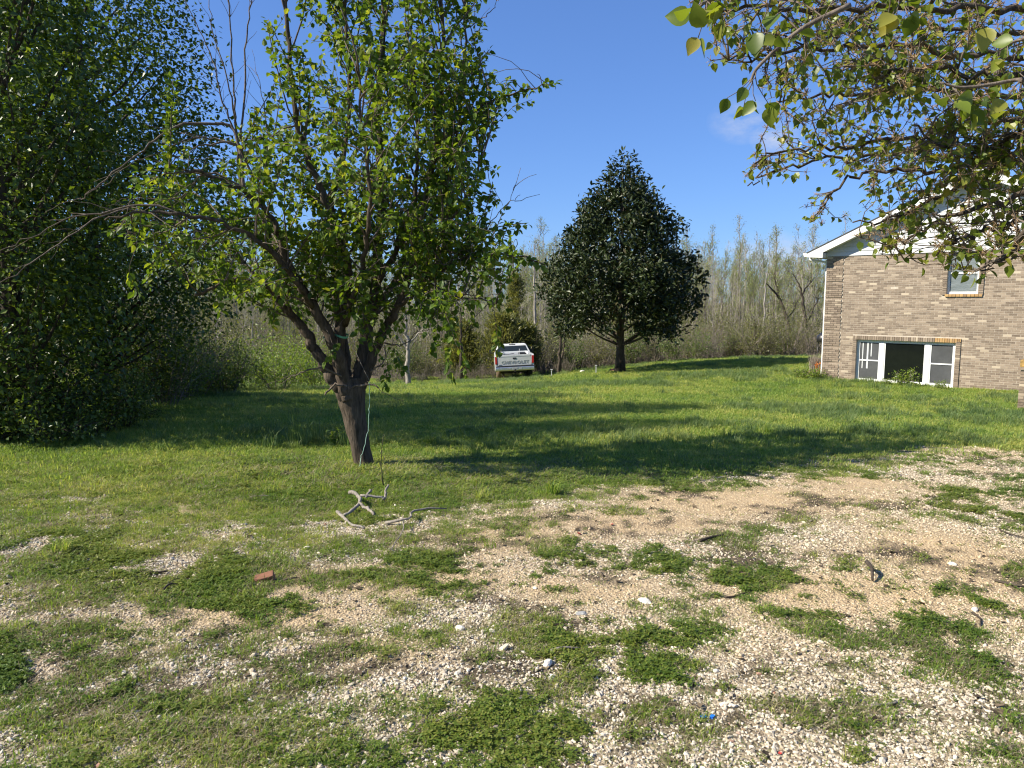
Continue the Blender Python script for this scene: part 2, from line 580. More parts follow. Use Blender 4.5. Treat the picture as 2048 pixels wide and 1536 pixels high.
N.out(N.principled(colr, 0.95, 0, 0.15, N.bump(hgt, 0.7, 0.018)))
g_me = mesh_np('ground', np.stack([GX, GY, GZ], -1), [quads], m_ground, True)
veg, lawn, tan, soil, _ = masks(GX.ravel(), GY.ravel())
far = (GY.ravel() > 12) | (GY.ravel() < 1.0) | (np.abs(GX.ravel()) > 14)
veg = np.where(far, np.maximum(veg, 0.9), veg)
woods = sstep(41, 46, GY.ravel() - 0.12 * np.maximum(GX.ravel(), 0) * (GX.ravel() > 8) + 3 * (fbm(GX.ravel() * .3, GY.ravel() * .3, 9, 3) - .5))
ca = g_me.color_attributes.new('cover', 'FLOAT_COLOR', 'POINT')
ca.data.foreach_set('color', np.stack([np.where(far, veg, veg * (.35 + .55 * lawn)), tan, np.clip(soil + .25 * veg * (1 - lawn), 0, 1), woods], -1).astype(np.float32).ravel())
ground = link_mesh('ground', g_me)
tag(ground, 'uneven yard of patchy gravel and grass sloping down to the woods', None, None, 'structure')


# ------------------------------------------------------------------ scatter by geometry nodes
def scatter(name, pos, rot, scl, pick, variants, label, cat):
    src = bpy.data.collections.new(name + '_source')
    for i, me in enumerate(variants):
        o = bpy.data.objects.new('%s_piece_%03d' % (name, i), me)
        src.objects.link(o)
    me = bpy.data.meshes.new(name)
    me.vertices.add(len(pos)); me.vertices.foreach_set('co', np.asarray(pos, np.float32).ravel())
    a = me.attributes.new('rot', 'FLOAT_VECTOR', 'POINT'); a.data.foreach_set('vector', np.asarray(rot, np.float32).ravel())
    a = me.attributes.new('scl', 'FLOAT_VECTOR', 'POINT'); a.data.foreach_set('vector', np.asarray(scl, np.float32).ravel())
    a = me.attributes.new('pick', 'INT', 'POINT'); a.data.foreach_set('value', np.asarray(pick, np.int32))
    o = link_mesh(name, me)
    ng = bpy.data.node_groups.new(name + '_scatter', 'GeometryNodeTree')
    ng.interface.new_socket('Geometry', in_out='INPUT', socket_type='NodeSocketGeometry')
    ng.interface.new_socket('Geometry', in_out='OUTPUT', socket_type='NodeSocketGeometry')
    gi = ng.nodes.new('NodeGroupInput'); go = ng.nodes.new('NodeGroupOutput')
    ip = ng.nodes.new('GeometryNodeInstanceOnPoints')
    ci = ng.nodes.new('GeometryNodeCollectionInfo'); ci.inputs['Collection'].default_value = src
    ci.inputs['Separate Children'].default_value = True; ci.inputs['Reset Children'].default_value = True
    L = ng.links.new
    L(gi.outputs[0], ip.inputs['Points']); L(ci.outputs[0], ip.inputs['Instance'])
    ip.inputs['Pick Instance'].default_value = True
    for nm, typ, sock in (('pick', 'INT', 'Instance Index'), ('rot', 'FLOAT_VECTOR', 'Rotation'), ('scl', 'FLOAT_VECTOR', 'Scale')):
        na = ng.nodes.new('GeometryNodeInputNamedAttribute'); na.data_type = typ; na.inputs['Name'].default_value = nm
        out = [s for s in na.outputs if s.enabled and s.name == 'Attribute'][0]
        L(out, ip.inputs[sock])
    L(ip.outputs[0], go.inputs[0])
    md = o.modifiers.new('scatter', 'NODES'); md.node_group = ng
    return tag(o, label, cat, None, 'stuff')


def frustum_pts(n, y0, y1, dens, margin=0.8):
    """random ground points in the wedge the camera can look into, denser where dens(y) is larger"""
    k = int(n * 1.0)
    ys = np.linspace(y0, y1, 400)
    wgt = dens(ys) * (1.46 * ys + 2 * margin)
    cdf = np.cumsum(wgt); cdf /= cdf[-1]
    y = np.interp(rng.random(k), cdf, ys)
    x = (rng.random(k) * 2 - 1) * (0.73 * y + margin)
    return x, y


# pebbles
m_peb, nt = new_mat('gravel_stone'); N = NT(nt)
oi = N.n('ShaderNodeObjectInfo')
tn = N.noise(0.9, 3, 0.5, oi.outputs['Location'])
pale = N.ramp(oi.outputs['Random'], [(0.0, (0.17, 0.145, 0.115)), (0.15, (0.38, 0.33, 0.25)), (0.6, (0.57, 0.51, 0.40)), (0.97, (0.69, 0.63, 0.51)), (1.0, (0.30, 0.13, 0.08))])
tanc = N.ramp(oi.outputs['Random'], [(0.0, (0.20, 0.135, 0.070)), (0.2, (0.46, 0.345, 0.195)), (0.7, (0.60, 0.465, 0.285)), (1.0, (0.69, 0.585, 0.41))])
ata = N.n('ShaderNodeAttribute', attribute_name='tanness', attribute_type='INSTANCER')
cc = N.mix(ata.outputs['Fac'], pale, tanc)
cc = N.mix(N.math('MULTIPLY', N.noise(8, 4, 0.6, N.coord('Object')), 0.35), cc, (0.25, 0.2, 0.15))
N.out(N.principled(cc, 0.85, 0, 0.25))
peb_vars = []
for i in range(8):
    bm = bmesh.new(); bmesh.ops.create_icosphere(bm, subdivisions=1, radius=0.5)
    for v in bm.verts:
        v.co *= 0.75 + 0.5 * rng.random()
    bmesh.ops.scale(bm, vec=(1.0 + .4 * rng.random(), 0.8, 0.55 + .2 * rng.random()), verts=bm.verts)
    me = bpy.data.meshes.new('pebble_shape'); bm.to_mesh(me); bm.free(); me.materials.append(m_peb)
    peb_vars.append(me)
x, y = frustum_pts(280000, 1.9, 9.2, lambda q: np.minimum(1, (2.9 / q) ** 1.25), 0.5)
veg, lawn, tan, soil, score = masks(x, y)
keep = rng.random(len(x)) < np.clip((1.0 - 0.42 * veg) * (1 - 0.62 * soil) * (1 - 0.93 * lawn) * (1 - 0.12 * tan) * 0.85, 0.010, 1)
keep &= lawn < 0.95
x, y, tan = x[keep], y[keep], tan[keep]
s = np.exp(rng.normal(math.log(0.0096), 0.36, len(x))) * (1 + 0.05 * (y - 2)) * (1 - 0.38 * tan)
big = rng.random(len(x)) < 0.008
s[big] *= 1.8
z = ground_z(x, y)
peb = scatter('gravel', np.stack([x, y, z + s * 0.12], -1), np.stack([rng.normal(0, .35, len(x)), rng.normal(0, .35, len(x)), rng.random(len(x)) * 6.28], -1),
              np.stack([s, s, s], -1), rng.integers(0, len(peb_vars), len(x)), peb_vars, 'loose pale and tan crushed gravel strewn over the yard', 'gravel')
a = peb.data.attributes.new('tanness', 'FLOAT', 'POINT')
a.data.foreach_set('value', np.clip(tan * 1.1 + rng.normal(0, .2, len(x)), 0, 1).astype(np.float32))
N_PEB = len(x)


# grass and weeds
def grass_mat(name, a, b, c, trans=0.35):
    m, nt = new_mat(name); N = NT(nt)
    oi = N.n('ShaderNodeObjectInfo')
    big = N.math('ADD', N.math('MULTIPLY', N.noise(0.5, 3, 0.55, oi.outputs['Location']), 0.55), N.math('MULTIPLY', N.noise(2.6, 3, 0.6, oi.outputs['Location']), 0.45))
    big = N.math('ADD', N.math('MULTIPLY', N.math('SUBTRACT', big, 0.5), 1.5), 0.5)
    r = island_rand(N)
    f = N.math('ADD', N.math('MULTIPLY', big, 0.95), N.math('MULTIPLY', N.math('SUBTRACT', r, 0.5), 0.42))
    col = N.ramp(f, [(0.26, a), (0.5, b), (0.74, c)])
    p = N.principled(col, 0.5, 0, 0.35)
    t = N.n('ShaderNodeBsdfTranslucent'); N.l(N.mix(1.0, col, (1.5, 1.5, 0.8), 'MULTIPLY'), t.inputs['Color'])
    mx = N.n('ShaderNodeMixShader'); mx.inputs[0].default_value = trans
    N.l(p, mx.inputs[1]); N.l(t.outputs[0], mx.inputs[2]); N.out(mx.outputs[0])
    return m


m_grass = grass_mat('lawn_grass', (0.110, 0.195, 0.026), (0.215, 0.300, 0.048), (0.41, 0.39, 0.12), 0.42)
m_grass_far = grass_mat('meadow_grass', (0.125, 0.210, 0.036), (0.240, 0.320, 0.062), (0.45, 0.42, 0.13), 0.42)
m_weed = grass_mat('clover_leaf', (0.065, 0.115, 0.014), (0.125, 0.175, 0.022), (0.21, 0.22, 0.045))
m_dry = grass_mat('dry_grass', (0.16, 0.13, 0.075), (0.26, 0.22, 0.13), (0.36, 0.31, 0.2), 0.2)
m_tallgrass = grass_mat('tall_grass', (0.10, 0.165, 0.060), (0.15, 0.21, 0.070), (0.22, 0.26, 0.09), 0.42)


def blades(mb, n, radius, h0, h1, w, lean=0.5, seg=2, c=(0, 0, 0)):
    for _ in range(n):
        r = radius * math.sqrt(rng.random()); t = rng.random() * 6.283
        b = np.array([r * math.cos(t), r * math.sin(t), -0.01]) + c
        h = h0 + (h1 - h0) * rng.random()
        d = rng.random() * 6.283
        ln = lean * (0.3 + rng.random()) * h
        dirv = np.array([math.cos(d), math.sin(d), 0]); side = np.array([-math.sin(d + .6), math.cos(d + .6), 0])
        ww = w * (0.7 + .6 * rng.random()) / 2
        p1 = b + dirv * ln * 0.3 + np.array([0, 0, h * 0.62])
        tip = b + dirv * ln + np.array([0, 0, h * (0.98 - 0.25 * min(1, ln / h))])
        mb.add([b - side * ww, b + side * ww, p1 + side * ww * .8, p1 - side * ww * .8, tip], [(0, 1, 2, 3)], [(3, 2, 4)])


def clover(mb, n, radius, h, s):
    for _ in range(n):
        r = radius * math.sqrt(rng.random()); t = rng.random() * 6.283
        b = np.array([r * math.cos(t), r * math.sin(t), h * (0.2 + .8 * rng.random()) * (1.05 - (r / radius) ** 2 * .7)])
        for k in range(3):
            a = t + k * 2.1 + rng.normal(0, .3)
            d = np.array([math.cos(a), math.sin(a), rng.normal(0.1, .35)]); sd_ = np.array([-math.sin(a), math.cos(a), rng.normal(0, .3)])
            q = s * (0.7 + .6 * rng.random())
            mb.add([b, b + d * q * .55 - sd_ * q * .36, b + d * q, b + d * q * .55 + sd_ * q * .36], [(0, 1, 2, 3)])


def variants(fn, k, mat):
    out = []
    for _ in range(k):
        mb = MB(); fn(mb); out.append(mb.mesh('tuft_shape', mat))
    return out


v_short = variants(lambda m: blades(m, 12, 0.050, 0.010, 0.036, 0.0036, 0.9), 5, m_grass)
v_med = variants(lambda m: blades(m, 12, 0.045, 0.02, 0.065, 0.0036, 0.6), 4, m_grass)
v_far = variants(lambda m: blades(m, 64, 0.24, 0.025, 0.085, 0.0085, 0.8), 5, m_grass_far)
v_farT = variants(lambda m: blades(m, 46, 0.13, 0.09, 0.24, 0.010, 0.6), 4, m_tallgrass)
v_clov = variants(lambda m: clover(m, 9, 0.045, 0.026, 0.012), 5, m_weed)
v_dry = variants(lambda m: blades(m, 16, 0.08, 0.012, 0.045, 0.0035, 1.6), 3, m_dry)

# near ground cover between the gravel: grass tufts, small weeds and dead grass
x, y = frustum_pts(170000, 1.9, 9.0, lambda q: np.minimum(1, (3.2 / q) ** 0.8), 0.5)
veg, lawn, tan, soil, score = masks(x, y)
fbn = fbm(x * 1.6, y * 1.6, 91, 3)
pr = np.clip(veg ** 1.7 * 0.95 + 0.10 * (1 - .7 * tan), 0, 1)
keep = rng.random(len(x)) < pr
x, y, veg, lawn, fbn, soil = x[keep], y[keep], veg[keep], lawn[keep], fbn[keep], soil[keep]
wf = sstep(0.40, 0.60, fbn) * (1 - 0.70 * lawn) + 0.10
r = rng.random(len(x))
isw = r < wf
z = ground_z(x, y)
sc = (0.45 + 0.75 * rng.random(len(x))) * (0.50 + 0.55 * veg) * (1 + 1.1 * blob(x, y, 700, 950, 420, 45))
rot = np.stack([rng.normal(0, .08, len(x)), rng.normal(0, .08, len(x)), rng.random(len(x)) * 6.28], -1)
pick = np.where(isw, rng.integers(0, 5, len(x)), 0)
scatter('clover', np.stack([x, y, z], -1)[isw], rot[isw], np.repeat(sc[isw, None], 3, 1), pick[isw], v_clov, 'low clover and chickweed growing in green patches through the gravel', 'clover')
g_ = ~isw
kind = rng.random(g_.sum())
pk = np.where(kind < 0.12 + 0.25 * soil[g_], 9 + rng.integers(0, 3, g_.sum()), np.where(kind < 0.82, rng.integers(0, 5, g_.sum()), 5 + rng.integers(0, 4, g_.sum())))
scatter('grass', np.stack([x, y, z], -1)[g_], rot[g_], np.repeat(sc[g_, None], 3, 1) * np.array([1, 1, 1.0]), pk, v_short + v_med + v_dry,
        'short green and straw coloured grass tufts in the foreground', 'grass')
N_GR = len(x)

# crumbs of dead leaf, bark and soil
m_crumb, nt = new_mat('dead_leaf_crumb'); N = NT(nt)
N.out(N.principled(N.ramp(N.n('ShaderNodeObjectInfo').outputs['Random'], [(0, (.025, .019, .013)), (.6, (.075, .055, .036)), (.9, (.16, .12, .075)), (1, (.30, .25, .17))]), .9, 0, .2))
cr_v = []
for i in range(5):
    q = MB(); w_ = .25 + .3 * rng.random(); q.add([(-.5, 0, 0), (0, -w_, .12), (.5, 0, .02 + .2 * rng.random()), (0, w_, .18), (0, 0, .05)], [(0, 1, 4), (1, 2, 4), (2, 3, 4), (3, 0, 4)]); cr_v.append(q.mesh('crumb_shape', m_crumb))
xc, yc = frustum_pts(26000, 1.9, 8.5, lambda q: np.minimum(1, (3.2 / q) ** 1.1), 0.5)
vg_, lw_, tn_, so_, _s = masks(xc, yc)
kp = rng.random(len(xc)) < np.clip(.10 + .75 * so_ + .15 * vg_, 0, 1) * (1 - .5 * lw_)
xc, yc = xc[kp], yc[kp]; n_ = len(xc); ss_ = np.exp(rng.normal(math.log(.016), .45, n_))
scatter('leaf_litter', np.stack([xc, yc, ground_z(xc, yc) + .004], -1), np.stack([rng.normal(0, .3, n_), rng.normal(0, .3, n_), rng.random(n_) * 6.28], -1), np.repeat(ss_[:, None], 3, 1), rng.integers(0, 5, n_), cr_v,
        'dark crumbs of dead leaves and bark lying in the gravel', 'leaf litter')

# lawn further out
x, y = frustum_pts(74000, 6.4, 46, lambda q: np.minimum(1, (9.0 / q) ** 1.25), 1.0)
veg, lawn, tan, soil, score = masks(x, y)
keep = (rng.random(len(x)) < veg * np.where(y < 9.5, lawn, 1)) & (rng.random(len(x)) < .12 + .88 * sstep(6.8, 9.5, y))
# not under the house
HC0 = P(1643, 757, 24.8); HA = math.radians(47)
hw = np.array([math.sin(HA), -math.cos(HA)]); hn = np.array([math.cos(HA), math.sin(HA)])
ls = (x - HC0[0]) * hw[0] + (y - HC0[1]) * hw[1]; li = (x - HC0[0]) * hn[0] + (y - HC0[1]) * hn[1]
keep &= ~((ls > -0.05) & (li > -0.03))
x, y = x[keep], y[keep]
z = ground_z(x, y)
bign = fbm(x * 0.33, y * 0.33, 101, 3)
tallp = sstep(0.52, 0.66, 0.7 * bign + 0.3 * fbm(x * 1.4, y * 1.4, 111, 2)) * sstep(8.5, 12, y)
tl = rng.random(len(x)) < 0.02 + 0.40 * tallp
sc = (0.5 + 0.6 * rng.random(len(x))) * np.where(tl, 0.8, 1.0) * (0.55 + 0.04 * np.minimum(y, 20)) * (.7 + .6 * fbm(x * 1.1, y * 1.1, 121, 2))
pk = np.where(tl, 5 + rng.integers(0, 4, len(x)), rng.integers(0, 5, len(x)))
scatter('lawn', np.stack([x, y, z], -1), np.stack([rng.normal(0, .08, len(x)), rng.normal(0, .08, len(x)), rng.random(len(x)) * 6.28], -1),
        np.repeat(sc[:, None], 3, 1), pk, v_far + v_farT, 'rough sunlit lawn grass running from the pear tree back to the woods', 'lawn')
print('scatter', N_PEB, N_GR, len(x))

# ------------------------------------------------------------------ trees: tools
LEAF8_V = np.array([(0, 0, 0), (-.36, .28, .10), (-.29, .64, .07), (0, 1, -.12), (.29, .64, .07), (.36, .28, .10), (0, .30, 0), (0, .66, -.02)])
LEAF8_F = ([(0, 6, 1), (0, 5, 6), (2, 7, 3), (7, 4, 3)], [(1, 6, 7, 2), (6, 5, 4, 7)])
LEAF2_V = np.array([(0, 0, 0), (-.34, .42, .10), (0, 1, -.06), (.34, .42, .10)])
LEAF2_F = ([(0, 2, 1), (0, 3, 2)],)
LEAFM_V = np.array([(0, 0, 0), (-.20, .35, .05), (-.19, .65, .05), (0, 1, -.08), (.19, .65, .05), (.20, .35, .05)])
LEAFM_F = ([(0, 2, 1), (0, 3, 2), (0, 4, 3), (0, 5, 4)],)


def frames(ax, up):
    Y = unit(ax); X = unit(np.cross(Y, up)); Z = np.cross(X, Y)
    return X, Y, Z


def add_leaves(mb, pos, ax, up, size, V=LEAF2_V, F=LEAF2_F):
    n = len(pos)
    if n == 0: return
    X, Y, Z = frames(ax, up)
    size = np.broadcast_to(size, (n,))
    W = pos[:, None, :] + size[:, None, None] * (V[None, :, 0:1] * X[:, None, :] + V[None, :, 1:2] * Y[:, None, :] + V[None, :, 2:3] * Z[:, None, :])
    k = len(V); off = (np.arange(n) * k)
    fs = []
    for f in F:
        f = np.asarray(f)
        fs.append((f[None] + off[:, None, None]).reshape(-1, f.shape[1]))
    mb.add(W.reshape(-1, 3), *fs)


def leaf_objects(parent, me, pos, ax, up, size, base):
    X, Y, Z = frames(ax, up)
    for i in range(len(pos)):
        o = bpy.data.objects.new('leaf', me)
        s_ = float(size[i])
        M = Matrix(((X[i, 0] * s_, Y[i, 0] * s_, Z[i, 0] * s_, pos[i, 0] - base[0]), (X[i, 1] * s_, Y[i, 1] * s_, Z[i, 1] * s_, pos[i, 1] - base[1]),
                    (X[i, 2] * s_, Y[i, 2] * s_, Z[i, 2] * s_, pos[i, 2] - base[2]), (0, 0, 0, 1)))
        o.parent = parent
        o.matrix_basis = M
        COL.objects.link(o)


def grow(p, d, length, n, wob=0.12, trop=(0, 0, 0)):
    p = np.asarray(p, float); d = unit(d); st = length / n; out = [p]
    trop = np.asarray(trop, float)
    for _ in range(n):
        d = unit(d + rng.normal(0, wob, 3) + trop * (1.0 / n))
        p = p + d * st; out.append(p)
    return np.array(out)


def smooth_path(pts, k=5):
    """Catmull-Rom through the points"""
    p = np.asarray(pts, float)
    q = np.vstack([2 * p[0] - p[1], p, 2 * p[-1] - p[-2]]); out = []
    for i in range(1, len(q) - 2):
        for t in np.linspace(0, 1, k, endpoint=False):
            a, b, c, d = q[i - 1], q[i], q[i + 1], q[i + 2]
            out.append(0.5 * ((2 * b) + (c - a) * t + (2 * a - 5 * b + 4 * c - d) * t * t + (3 * b - a - 3 * c + d) * t ** 3))
    out.append(p[-1])
    return np.array(out)


def rand_dirs(n):
    return unit(rng.normal(0, 1, (n, 3)))


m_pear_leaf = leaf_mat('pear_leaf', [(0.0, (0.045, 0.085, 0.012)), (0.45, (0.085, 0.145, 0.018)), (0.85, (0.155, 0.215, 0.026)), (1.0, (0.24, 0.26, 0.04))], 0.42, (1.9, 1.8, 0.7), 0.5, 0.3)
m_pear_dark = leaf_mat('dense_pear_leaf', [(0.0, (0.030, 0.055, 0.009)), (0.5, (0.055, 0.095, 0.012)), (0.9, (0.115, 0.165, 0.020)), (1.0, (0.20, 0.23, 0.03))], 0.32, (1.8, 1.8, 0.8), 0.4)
m_over_leaf = leaf_mat('overhang_leaf', [(0.0, (0.065, 0.105, 0.014)), (0.5, (0.135, 0.185, 0.024)), (0.85, (0.19, 0.22, 0.032)), (1.0, (0.28, 0.25, 0.05))], 0.42, (1.8, 1.7, 0.6), 0.42, 0.4)
m_magnolia = leaf_mat('magnolia_leaf', [(0.0, (0.013, 0.024, 0.006)), (0.5, (0.026, 0.041, 0.010)), (0.9, (0.048, 0.062, 0.016)), (1.0, (0.07, 0.06, 0.025))], 0.05, (1.4, 1.5, .8), 0.42, 0.32)
m_shrub_leaf = leaf_mat('shrub_leaf', [(0.0, (0.040, 0.075, 0.014)), (0.5, (0.080, 0.125, 0.022)), (1.0, (0.14, 0.18, 0.035))], 0.35)
m_olive_leaf = leaf_mat('olive_scrub_leaf', [(0.0, (0.075, 0.085, 0.026)), (0.5, (0.125, 0.135, 0.04)), (1.0, (0.20, 0.19, 0.065))], 0.35)
m_bright_leaf = leaf_mat('bright_bush_leaf', [(0.0, (0.080, 0.140, 0.018)), (0.5, (0.140, 0.210, 0.024)), (1.0, (0.22, 0.27, 0.04))], 0.38)
m_bud = leaf_mat('spring_bud', [(0.0, (0.13, 0.165, 0.035)), (0.5, (0.21, 0.245, 0.055)), (1.0, (0.30, 0.31, 0.09))], 0.35, (1.5, 1.5, .9))
m_cedar = leaf_mat('cedar_spray', [(0.0, (0.075, 0.085, 0.026)), (0.5, (0.13, 0.14, 0.042)), (1.0, (0.20, 0.195, 0.065))], 0.4)
m_bark = bark_mat('pear_bark', (0.022, 0.017, 0.012), (0.135, 0.105, 0.078), 11, 0.16, 1.0)
m_bark_dark = bark_mat('dark_bark', (0.022, 0.017, 0.013), (0.10, 0.08, 0.06), 7)
m_twig = bark_mat('twig_bark', (0.055, 0.042, 0.032), (0.21, 0.17, 0.135), 14, 0.6, 0.4)
m_pale_bark = bark_mat('pale_sapling_bark', (0.17, 0.145, 0.12), (0.40, 0.36, 0.31), 5)
m_grey_bark = bark_mat('grey_thicket_bark', (0.10, 0.082, 0.066), (0.26, 0.22, 0.18), 5)
m_dead = bark_mat('weathered_wood', (0.10, 0.085, 0.07), (0.34, 0.305, 0.26), 12, 0.5, 0.6)
m_fruit = plain_mat('dry_flower_stalk', (0.28, 0.18, 0.085), 0.8, var=0.3, nscale=30)

# ------------------------------------------------------------------ the pear tree in the middle
TB = P(725, 938, 8.0); TB[2] = gz(TB[0], TB[1]) - 0.05


def pts_uvd(lst):
    return np.array([P(u, v, d) for u, v, d in lst])


pear = empty('pear_tree', TB, 0, 'leafy pear tree with several stems rising from one leaning trunk in mid lawn', 'tree')
wood = MB(); twigs = MB()
trunk = np.vstack([[TB + np.array([0.05, 0, -0.1])], pts_uvd([(722, 900, 8.0), (712, 850, 8.0), (704, 805, 8.0), (700, 775, 8.0), (699, 755, 8.0)])])
tp = smooth_path(trunk, 6)
tr = np.interp(np.linspace(0, 1, len(tp)), [0, .08, .2, .5, .8, 1], [.125, .108, .104, .125, .170, .14])
ridged_tube(wood, tp, tr, 44, 5, .075)
LIMBS = [  # (points u,v,depth), radius start, end
    ([(704, 815, 7.98), (686, 790, 7.93), (655, 742, 7.9), (626, 690, 7.88), (606, 655, 7.85), (580, 628, 7.8), (540, 580, 7.7), (505, 563, 7.6), (455, 562, 7.5), (390, 590, 7.3)], .085, .014),
    ([(700, 790, 7.95), (672, 700, 7.8), (632, 622, 7.72), (600, 566, 7.66), (583, 537, 7.6), (560, 478, 7.5), (535, 428, 7.4), (488, 384, 7.3), (420, 350, 7.15), (372, 340, 7.0)], .068, .012),
    ([(698, 800, 7.9), (680, 745, 7.9), (681, 656, 7.9), (692, 571, 7.9), (694, 522, 7.9), (680, 485, 7.88), (659, 424, 7.85), (640, 372, 7.82), (612, 310, 7.8), (592, 230, 7.75), (579, 110, 7.7), (572, -20, 7.7), (575, -160, 7.7)], .075, .014),
    ([(704, 800, 8.05), (720, 742, 8.08), (739, 644, 8.12), (752, 571, 8.15), (762, 449, 8.2), (760, 320, 8.2), (757, 200, 8.2), (764, 90, 8.2), (772, -60, 8.2), (775, -230, 8.2)], .090, .016),
    ([(700, 790, 8.15), (690, 700, 8.3), (672, 608, 8.45), (671, 527, 8.5), (660, 420, 8.6), (690, 300, 8.7), (700, 160, 8.7), (690, 20, 8.7), (690, -120, 8.7)], .062, .012),
    ([(712, 800, 8.0), (742, 722, 8.0), (764, 668, 8.0), (790, 622, 7.95), (820, 540, 7.9), (845, 440, 7.85), (866, 330, 7.8), (880, 230, 7.8), (886, 120, 7.75), (880, -20, 7.7), (876, -140, 7.7)], .062, .012),
    ([(790, 622, 7.95), (822, 592, 7.8), (856, 566, 7.6), (900, 530, 7.45), (960, 508, 7.3), (1030, 510, 7.2), (1090, 530, 7.1)], .026, .006),
    ([(866, 330, 7.8), (900, 275, 7.7), (945, 225, 7.65), (1000, 195, 7.6), (1050, 182, 7.55), (1108, 165, 7.5)], .026, .005),
    ([(739, 644, 8.12), (790, 560, 8.6), (850, 450, 9.0), (900, 350, 9.1), (920, 230, 9.1), (930, 80, 9.1), (925, -80, 9.1)], .045, .010),
    ([(690, 650, 7.85), (720, 540, 7.4), (740, 430, 7.1), (735, 330, 7.0), (720, 220, 6.95), (715, 120, 6.9)], .035, .008),
    ([(606, 655, 7.85), (560, 610, 8.3), (500, 540, 8.7), (440, 480, 9.0), (350, 450, 9.1), (250, 470, 9.2)], .04, .008),
    ([(632, 622, 7.72), (560, 520, 7.2), (480, 460, 6.9), (380, 430, 6.7), (280, 425, 6.6), (210, 440, 6.55)], .034, .008),
    ([(583, 537, 7.6), (520, 440, 8.0), (480, 350, 8.2), (475, 280, 8.2)], .032, .012),
    ([(820, 540, 7.9), (880, 470, 7.6), (930, 400, 7.5), (960, 330, 7.5), (955, 260, 7.5)], .026, .006),
    ([(856, 566, 7.6), (900, 590, 7.3), (960, 600, 7.2), (1000, 610, 7.1)], .014, .004),
    ([(752, 571, 8.15), (800, 480, 8.0), (830, 380, 7.9), (835, 260, 7.9), (825, 120, 7.9), (830, -40, 7.9)], .036, .008),
]
limb_paths = []
for lst, r0, r1 in LIMBS:
    p = smooth_path(pts_uvd(lst), 5)
    p[1:-1] += rng.normal(0, 0.010, p[1:-1].shape)
    t = np.linspace(0, 1, len(p))
    (ridged_tube(wood, p, r0 + (r1 - r0) * t ** 0.75, 26, 4, .07, int(r0 * 999)) if r0 > .05 else wood.tube(p, r0 + (r1 - r0) * t ** 0.75, 9))
    limb_paths.append((p, r0))
# bare upright shoots and arching dead branches on the left
BARE_B = [
    ([(475, 280, 8.2), (468, 200, 8.2), (462, 100, 8.2), (457, -10, 8.2), (455, -90, 8.2)], .012, .005),
    ([(480, 280, 8.2), (490, 190, 8.25), (490, 100, 8.3), (500, 20, 8.3), (505, -60, 8.3)], .013, .005),
    ([(470, 265, 8.2), (440, 190, 8.1), (425, 120, 8.1), (400, 60, 8.1), (365, -10, 8.1)], .010, .004),
    ([(474, 255, 8.2), (455, 160, 8.0), (430, 80, 8.0), (418, 0, 8.0)], .009, .004),
    ([(535, 300, 8.1), (530, 220, 8.1), (515, 150, 8.1)], .008, .003), ([(545, 290, 8.1), (560, 200, 8.1), (556, 130, 8.1)], .007, .003),
    ([(488, 384, 7.3), (470, 262, 7.4), (400, 245, 7.3), (350, 255, 7.2), (300, 290, 7.1), (240, 335, 7.0), (180, 385, 6.9), (155, 398, 6.9)], .018, .004),
    ([(470, 290, 7.3), (420, 275, 7.3), (370, 280, 7.2), (310, 310, 7.1), (255, 330, 7.0), (210, 370, 7.0)], .010, .003),
    ([(535, 428, 7.4), (480, 300, 7.2), (430, 285, 7.1), (380, 300, 7.0), (340, 330, 6.9)], .014, .004),
    ([(380, 430, 6.7), (280, 410, 6.6), (200, 428, 6.5), (140, 435, 6.4), (60, 475, 6.3), (-20, 510, 6.2)], .011, .003),
    ([(350, 450, 9.1), (270, 420, 8.6), (190, 440, 8.0), (100, 500, 7.6), (40, 540, 7.4), (-20, 585, 7.3)], .012, .004),
    ([(540, 428, 7.4), (430, 345, 7.2), (360, 395, 7.1), (270, 400, 7.0), (250, 440, 6.9)], .012, .004),
    ([(690, 755, 7.85), (640, 735, 7.6), (600, 748, 7.5), (575, 758, 7.45)], .012, .005),
    ([(698, 775, 7.85), (672, 770, 7.8), (650, 790, 7.75)], .016, .010), ([(704, 775, 7.85), (735, 768, 7.75), (757, 776, 7.7)], .014, .008),
    ([(760, 680, 7.95), (790, 690, 7.8), (815, 685, 7.7), (835, 660, 7.65)], .010, .004), ([(740, 745, 7.9), (765, 725, 7.85), (768, 690, 7.8)], .011, .005),
    ([(955, 470, 7.4), (985, 440, 7.35), (1015, 405, 7.3), (1030, 370, 7.3)], .006, .002), ([(1010, 412, 7.3), (1030, 400, 7.25), (1040, 388, 7.25)], .004, .002),
    ([(925, 60, 8.6), (960, 40, 8.2), (985, 20, 7.9), (998, -5, 7.7)], .007, .002),
    ([(598, 566, 7.6), (578, 556, 7.5), (566, 575, 7.45), (572, 600, 7.45)], .016, .006), ([(606, 600, 7.6), (584, 596, 7.5), (565, 615, 7.45)], .014, .005)]
for lst, r0, r1 in BARE_B:
    p = smooth_path(pts_uvd(lst), 5); p[1:-1] += rng.normal(0, 0.008, p[1:-1].shape)
    twigs.tube(p, np.linspace(r0, r1, len(p)), 5)
    L = np.linalg.norm(p[-1] - p[0])
    for _ in range(int(6 * L)):
        i = rng.integers(2, len(p)); d = unit(p[min(i + 1, len(p) - 1)] - p[i - 1])
        q = grow(p[i], d + rand_dirs(1)[0] * 0.7, 0.10 + 0.28 * rng.random(), 4, 0.18)
        twigs.tube(q, np.linspace(.0035, .0018, len(q)), 4)

